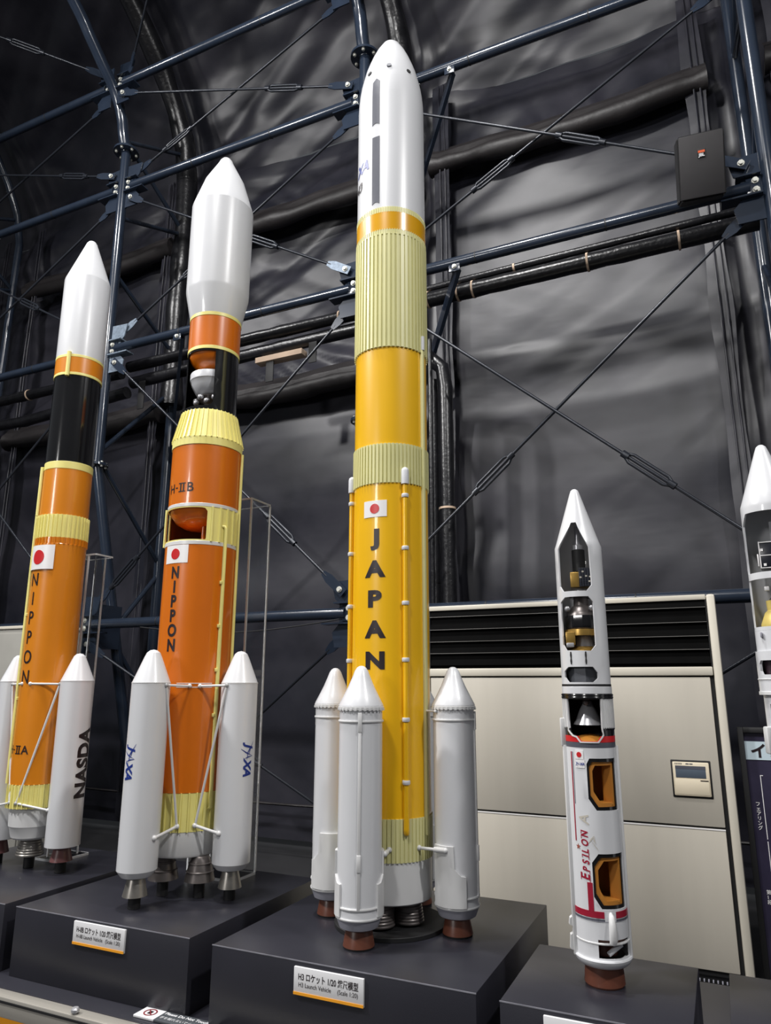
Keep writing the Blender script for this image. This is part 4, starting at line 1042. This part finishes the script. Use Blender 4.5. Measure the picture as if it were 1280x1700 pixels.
for x in (-.031, .031): box('panel_frame', (x-.0012, -.0215, .955), (x+.0012, -.02, 1.02), FLAGWHITE, sat, 0)
for z in (.956, .986, 1.018): box('panel_frame', (-.031, -.0215, z-.001), (.031, -.02, z+.001), FLAGWHITE, sat, 0)
for x, z in ((-.026, .999), (-.022, .963)): box('sensor', (x-.003, -.024, z-.003), (x+.003, -.0215, z+.003), FLAGWHITE, sat, 0)
box('side_antenna', (-.037, -.022, .96), (-.034, -.014, .99), FLAGWHITE, sat, .001)
box('satellite_mast', (-.004, -.004, 1.02), (.004, .004, 1.07), SILVER, sat, 0)
lathe('adapter_cone', [(0, .925), (.014, .925), (.017, .89), (.026, .876), (0, .876)], BLACK_M, q_, 24)
box('sensor_box', (-.03, -.03, .9), (-.02, -.02, .91), FLAGWHITE, q_, .001)
lathe('gold_ring', [(0, .878), (.031, .878), (.03, .855), (.036, .85), (.047, .822), (.047, .815), (0, .815)], mat('cream_gold', C(206, 184, 104), .4, .2, vary=.1), q_, 36)
box('gold_window', (-.022, -.046, .822), (.01, -.036, .842), BLACK_M, q_, .002)
band('stage_ring', .0625, .758, .806, WHITE, q_)
box('ring_tab', (-.05, -.052, .79), (-.046, -.04, .802), GREY, q_, .001)
SW = [(-58, .738), (-20, .738), (-14, .731), (-14, .712), (-20, .706), (-58, .706), (-63, .714), (-63, .731)]
carved('stage_shell', [(-180, .66), (180, .66), (180, .759), (-180, .759)], [SW, [(p+70, z) for p, z in SW]], lambda z: .0665, .006, WHITE, q_, 7, wrap=True)
lathe('dark_core', disc_prof(.052, .665, .755), mat('dark_plum', C(52, 38, 46), .4), q_, 36)
band('hoop', .0685, .66, .668, WHITE2, q_); band('hoop', .068, .694, .697, WHITE2, q_)
carved('stage_shell', [(-180, .47), (180, .47), (180, .66), (-180, .66)], [[(-52, .64), (-8, .64), (-8, .60), (-44, .60), (-52, .61)]], lambda z: .060, .005, WHITE, q_, 7, wrap=True)
lathe('dark_core', disc_prof(.05, .475, .655), mat('dark_plum', C(52, 38, 46), .4), q_, 36)
bm = bmesh.new(); add_box(bm, (-.012, -.071, .53), (.012, -.058, .59), .004); bmesh.ops.rotate(bm, verts=bm.verts, matrix=Matrix.Rotation(R_(-66), 3, 'Z')); finish('duct_box', bm, WHITE2, q_)
lathe('main_stage', [(.05, .478), (.0605, .476), (.066, .44), (.0665, .08), (.06, .06), (0, .06)], WHITE, q_, 56)
nozzle([(0, .06), (.04, .06), (.045, .004), (.042, 0), (0, 0)], BROWN, q_)

# ------------------------------------------------------------------ floor-standing air conditioner behind the plinths
AXL, AXR, AYF = -1.635, .012, 4.1
t = thing('air_conditioner', 'large beige floor standing air conditioner behind the slim rocket', 'air conditioner', ((AXL+AXR)/2, AYF, 0))
ox = (AXL+AXR)/2
def X(x): return x-ox
box('body', (X(AXL)+.01, .03, .045), (X(AXR)-.01, .48, 1.855), BEIGE, t, .003)
for x0 in (AXL, AXR-.042):
    bm = bmesh.new(); add_box(bm, (X(x0), -.012, .05), (X(x0+.042), .1, 1.86), .012); finish('corner_post', bm, BEIGE2, t)
box('top_strip', (X(AXL+.045), -.006, 1.832), (X(AXR-.045), .03, 1.86), BEIGE2, t, .004)
box('outlet_recess', (X(AXL+.045), .005, 1.49), (X(AXR-.045), .03, 1.832), GRILLE, t, 0)
for x in (AXL+.045, AXR-.049): box('outlet_cheek', (X(x), -.004, 1.488), (X(x+.004), .01, 1.833), BLACK_M, t, 0)
for z in (1.795, 1.718, 1.646, 1.577, 1.508):
    bm = bmesh.new()
    poly_plate(bm, [(X(AXL+.05), -.008, z-.002), (X(AXL+.05), .012, z+.05), (X(AXL+.05), .016, z+.048), (X(AXL+.05), -.003, z-.003)], (1, 0, 0), AXR-AXL-.1)
    s = finish('louvre_slat', bm, GRILLE, t, 20)
    if z > 1.52: box('slat_lip', (X(AXL+.05), -.0095, z-.003), (X(AXR-.05), -.007, z), SLATM, s, 0)
box('outlet_sill', (X(AXL+.045), -.012, 1.442), (X(AXR-.045), .03, 1.487), BEIGE2, t, .006)
box('panel_gap', (X(AXL+.045), .008, .05), (X(AXR-.045), .03, 1.442), BLACK_M, t, 0)
up_ = box('upper_panel', (X(AXL+.05), -.004, .715), (X(AXR-.062), .012, 1.434), BEIGE, t, .003)
lo_ = box('lower_panel', (X(AXL+.05), -.004, .075), (X(AXR-.062), .012, .705), BEIGE, t, .003)
box('panel_lip', (X(AXL+.05), -.006, .7), (X(AXR-.062), .0, .7055), FLAGWHITE, lo_, 0)
box('base_plinth', (X(AXL+.02), .02, 0), (X(AXR-.02), .46, .05), BLACK_M, t, 0)
bm = bmesh.new()
for k in range(40): add_box(bm, (X(AXR-.06-.02*k-.006), .0, .022), (X(AXR-.06-.02*k), .022, .03))
finish('base_vent', bm, GREY, t)
cp = box('control_panel', (X(-.276), -.008, .844), (X(-.089), .002, 1.024), BLACK_M, t, .004)
box('control_case', (X(-.268), -.016, .853), (X(-.097), -.006, 1.015), CREAM, cp, .005)
box('control_screen', (X(-.255), -.0175, .94), (X(-.114), -.015, .997), LCD, cp, .001)
box('screen_bar', (X(-.255), -.0182, .982), (X(-.114), -.017, .997), SLATE, cp, 0)
box('control_flap', (X(-.262), -.0175, .86), (X(-.103), -.015, .934), CREAM, cp, .002)
box('flap_grip', (X(-.142), -.019, .927), (X(-.105), -.0165, .931), INK, cp, 0)
bm = bmesh.new()
for k in range(5): add_box(bm, (X(-.255+.007*k), -.0172, 1.003), (X(-.252+.007*k), -.0155, 1.011))
add_box(bm, (X(-.205), -.0172, 1.005), (X(-.19), -.0155, 1.009)); add_box(bm, (X(-.187), -.0172, 1.005), (X(-.172), -.0155, 1.009))
finish('control_marks', bm, SLATE, cp)

# ------------------------------------------------------------------ information banner at the right edge
t = thing('info_banner', 'framed dark purple information banner behind the rightmost rocket', 'banner', (.05, 4.2, 0))
for nm, lo, hi in (('frame_bar', (0, -.02, 0), (.026, .03, 1.186)), ('frame_bar', (.026, -.02, 1.16), (.95, .03, 1.186)), ('frame_bar', (.95, -.02, 0), (.976, .03, 1.186))):
    box(nm, lo, hi, BLACK_M, t, .003)
bd = box('print', (.02, .0, .02), (.955, .02, 1.168), POSTER, t, 0)
box('header', (.022, -.003, 1.03), (.93, .001, 1.118), POSTERH, bd, 0)
flat_text('header_lettering', 'イプシロンロケット', .075, (.05, -.0045, 1.074), (1, 0, 0), (0, 0, 1), INK, bd, .0025, 'LEFT', 1)
flat_text('caption_lettering', '\n'.join('フェアリング'), .022, (.046, -.002, .765), (1, 0, 0), (0, 0, 1), FLAGWHITE, bd, .0003, 'LEFT', 1)
flat_text('caption_lettering', '\n'.join('第1段'), .022, (.05, -.002, .40), (1, 0, 0), (0, 0, 1), FLAGWHITE, bd, .0003, 'LEFT', 1)
box('bracket_line', (.081, -.002, .66), (.084, .0005, .957), FLAGWHITE, bd, 0); box('bracket_line', (.084, -.002, .954), (.094, .0005, .957), FLAGWHITE, bd, 0)
box('bracket_line', (.081, -.002, .25), (.084, .0005, .65), FLAGWHITE, bd, 0)

# ------------------------------------------------------------------ plain cabinet far left, mostly hidden by the leftmost rocket
t = thing('storage_cabinet', 'plain grey beige cabinet behind the lower part of the leftmost orange rocket', 'cabinet', (-5.62, 4.15, 0))
box('body', (-.62, 0, .06), (.62, .42, 1.84), mat('grey_cabinet_enamel', C(150, 148, 142), .45, vary=.03), t, .006)
box('top_board', (-.63, -.012, 1.84), (.63, .43, 1.865), BEIGE2, t, .004)
box('plinth_base', (-.6, .03, 0), (.6, .4, .06), BLACK_M, t, 0)
for x in (-.61, .005): 
    d = box('door', (x, -.014, .09), (x+.605, 0, 1.8), mat('grey_cabinet_enamel', C(150, 148, 142), .45), t, .003)
    box('handle', (x+(.56 if x < -.1 else .03), -.03, .95), (x+(.575 if x < -.1 else .045), -.014, 1.1), STEEL_D, d, .002)
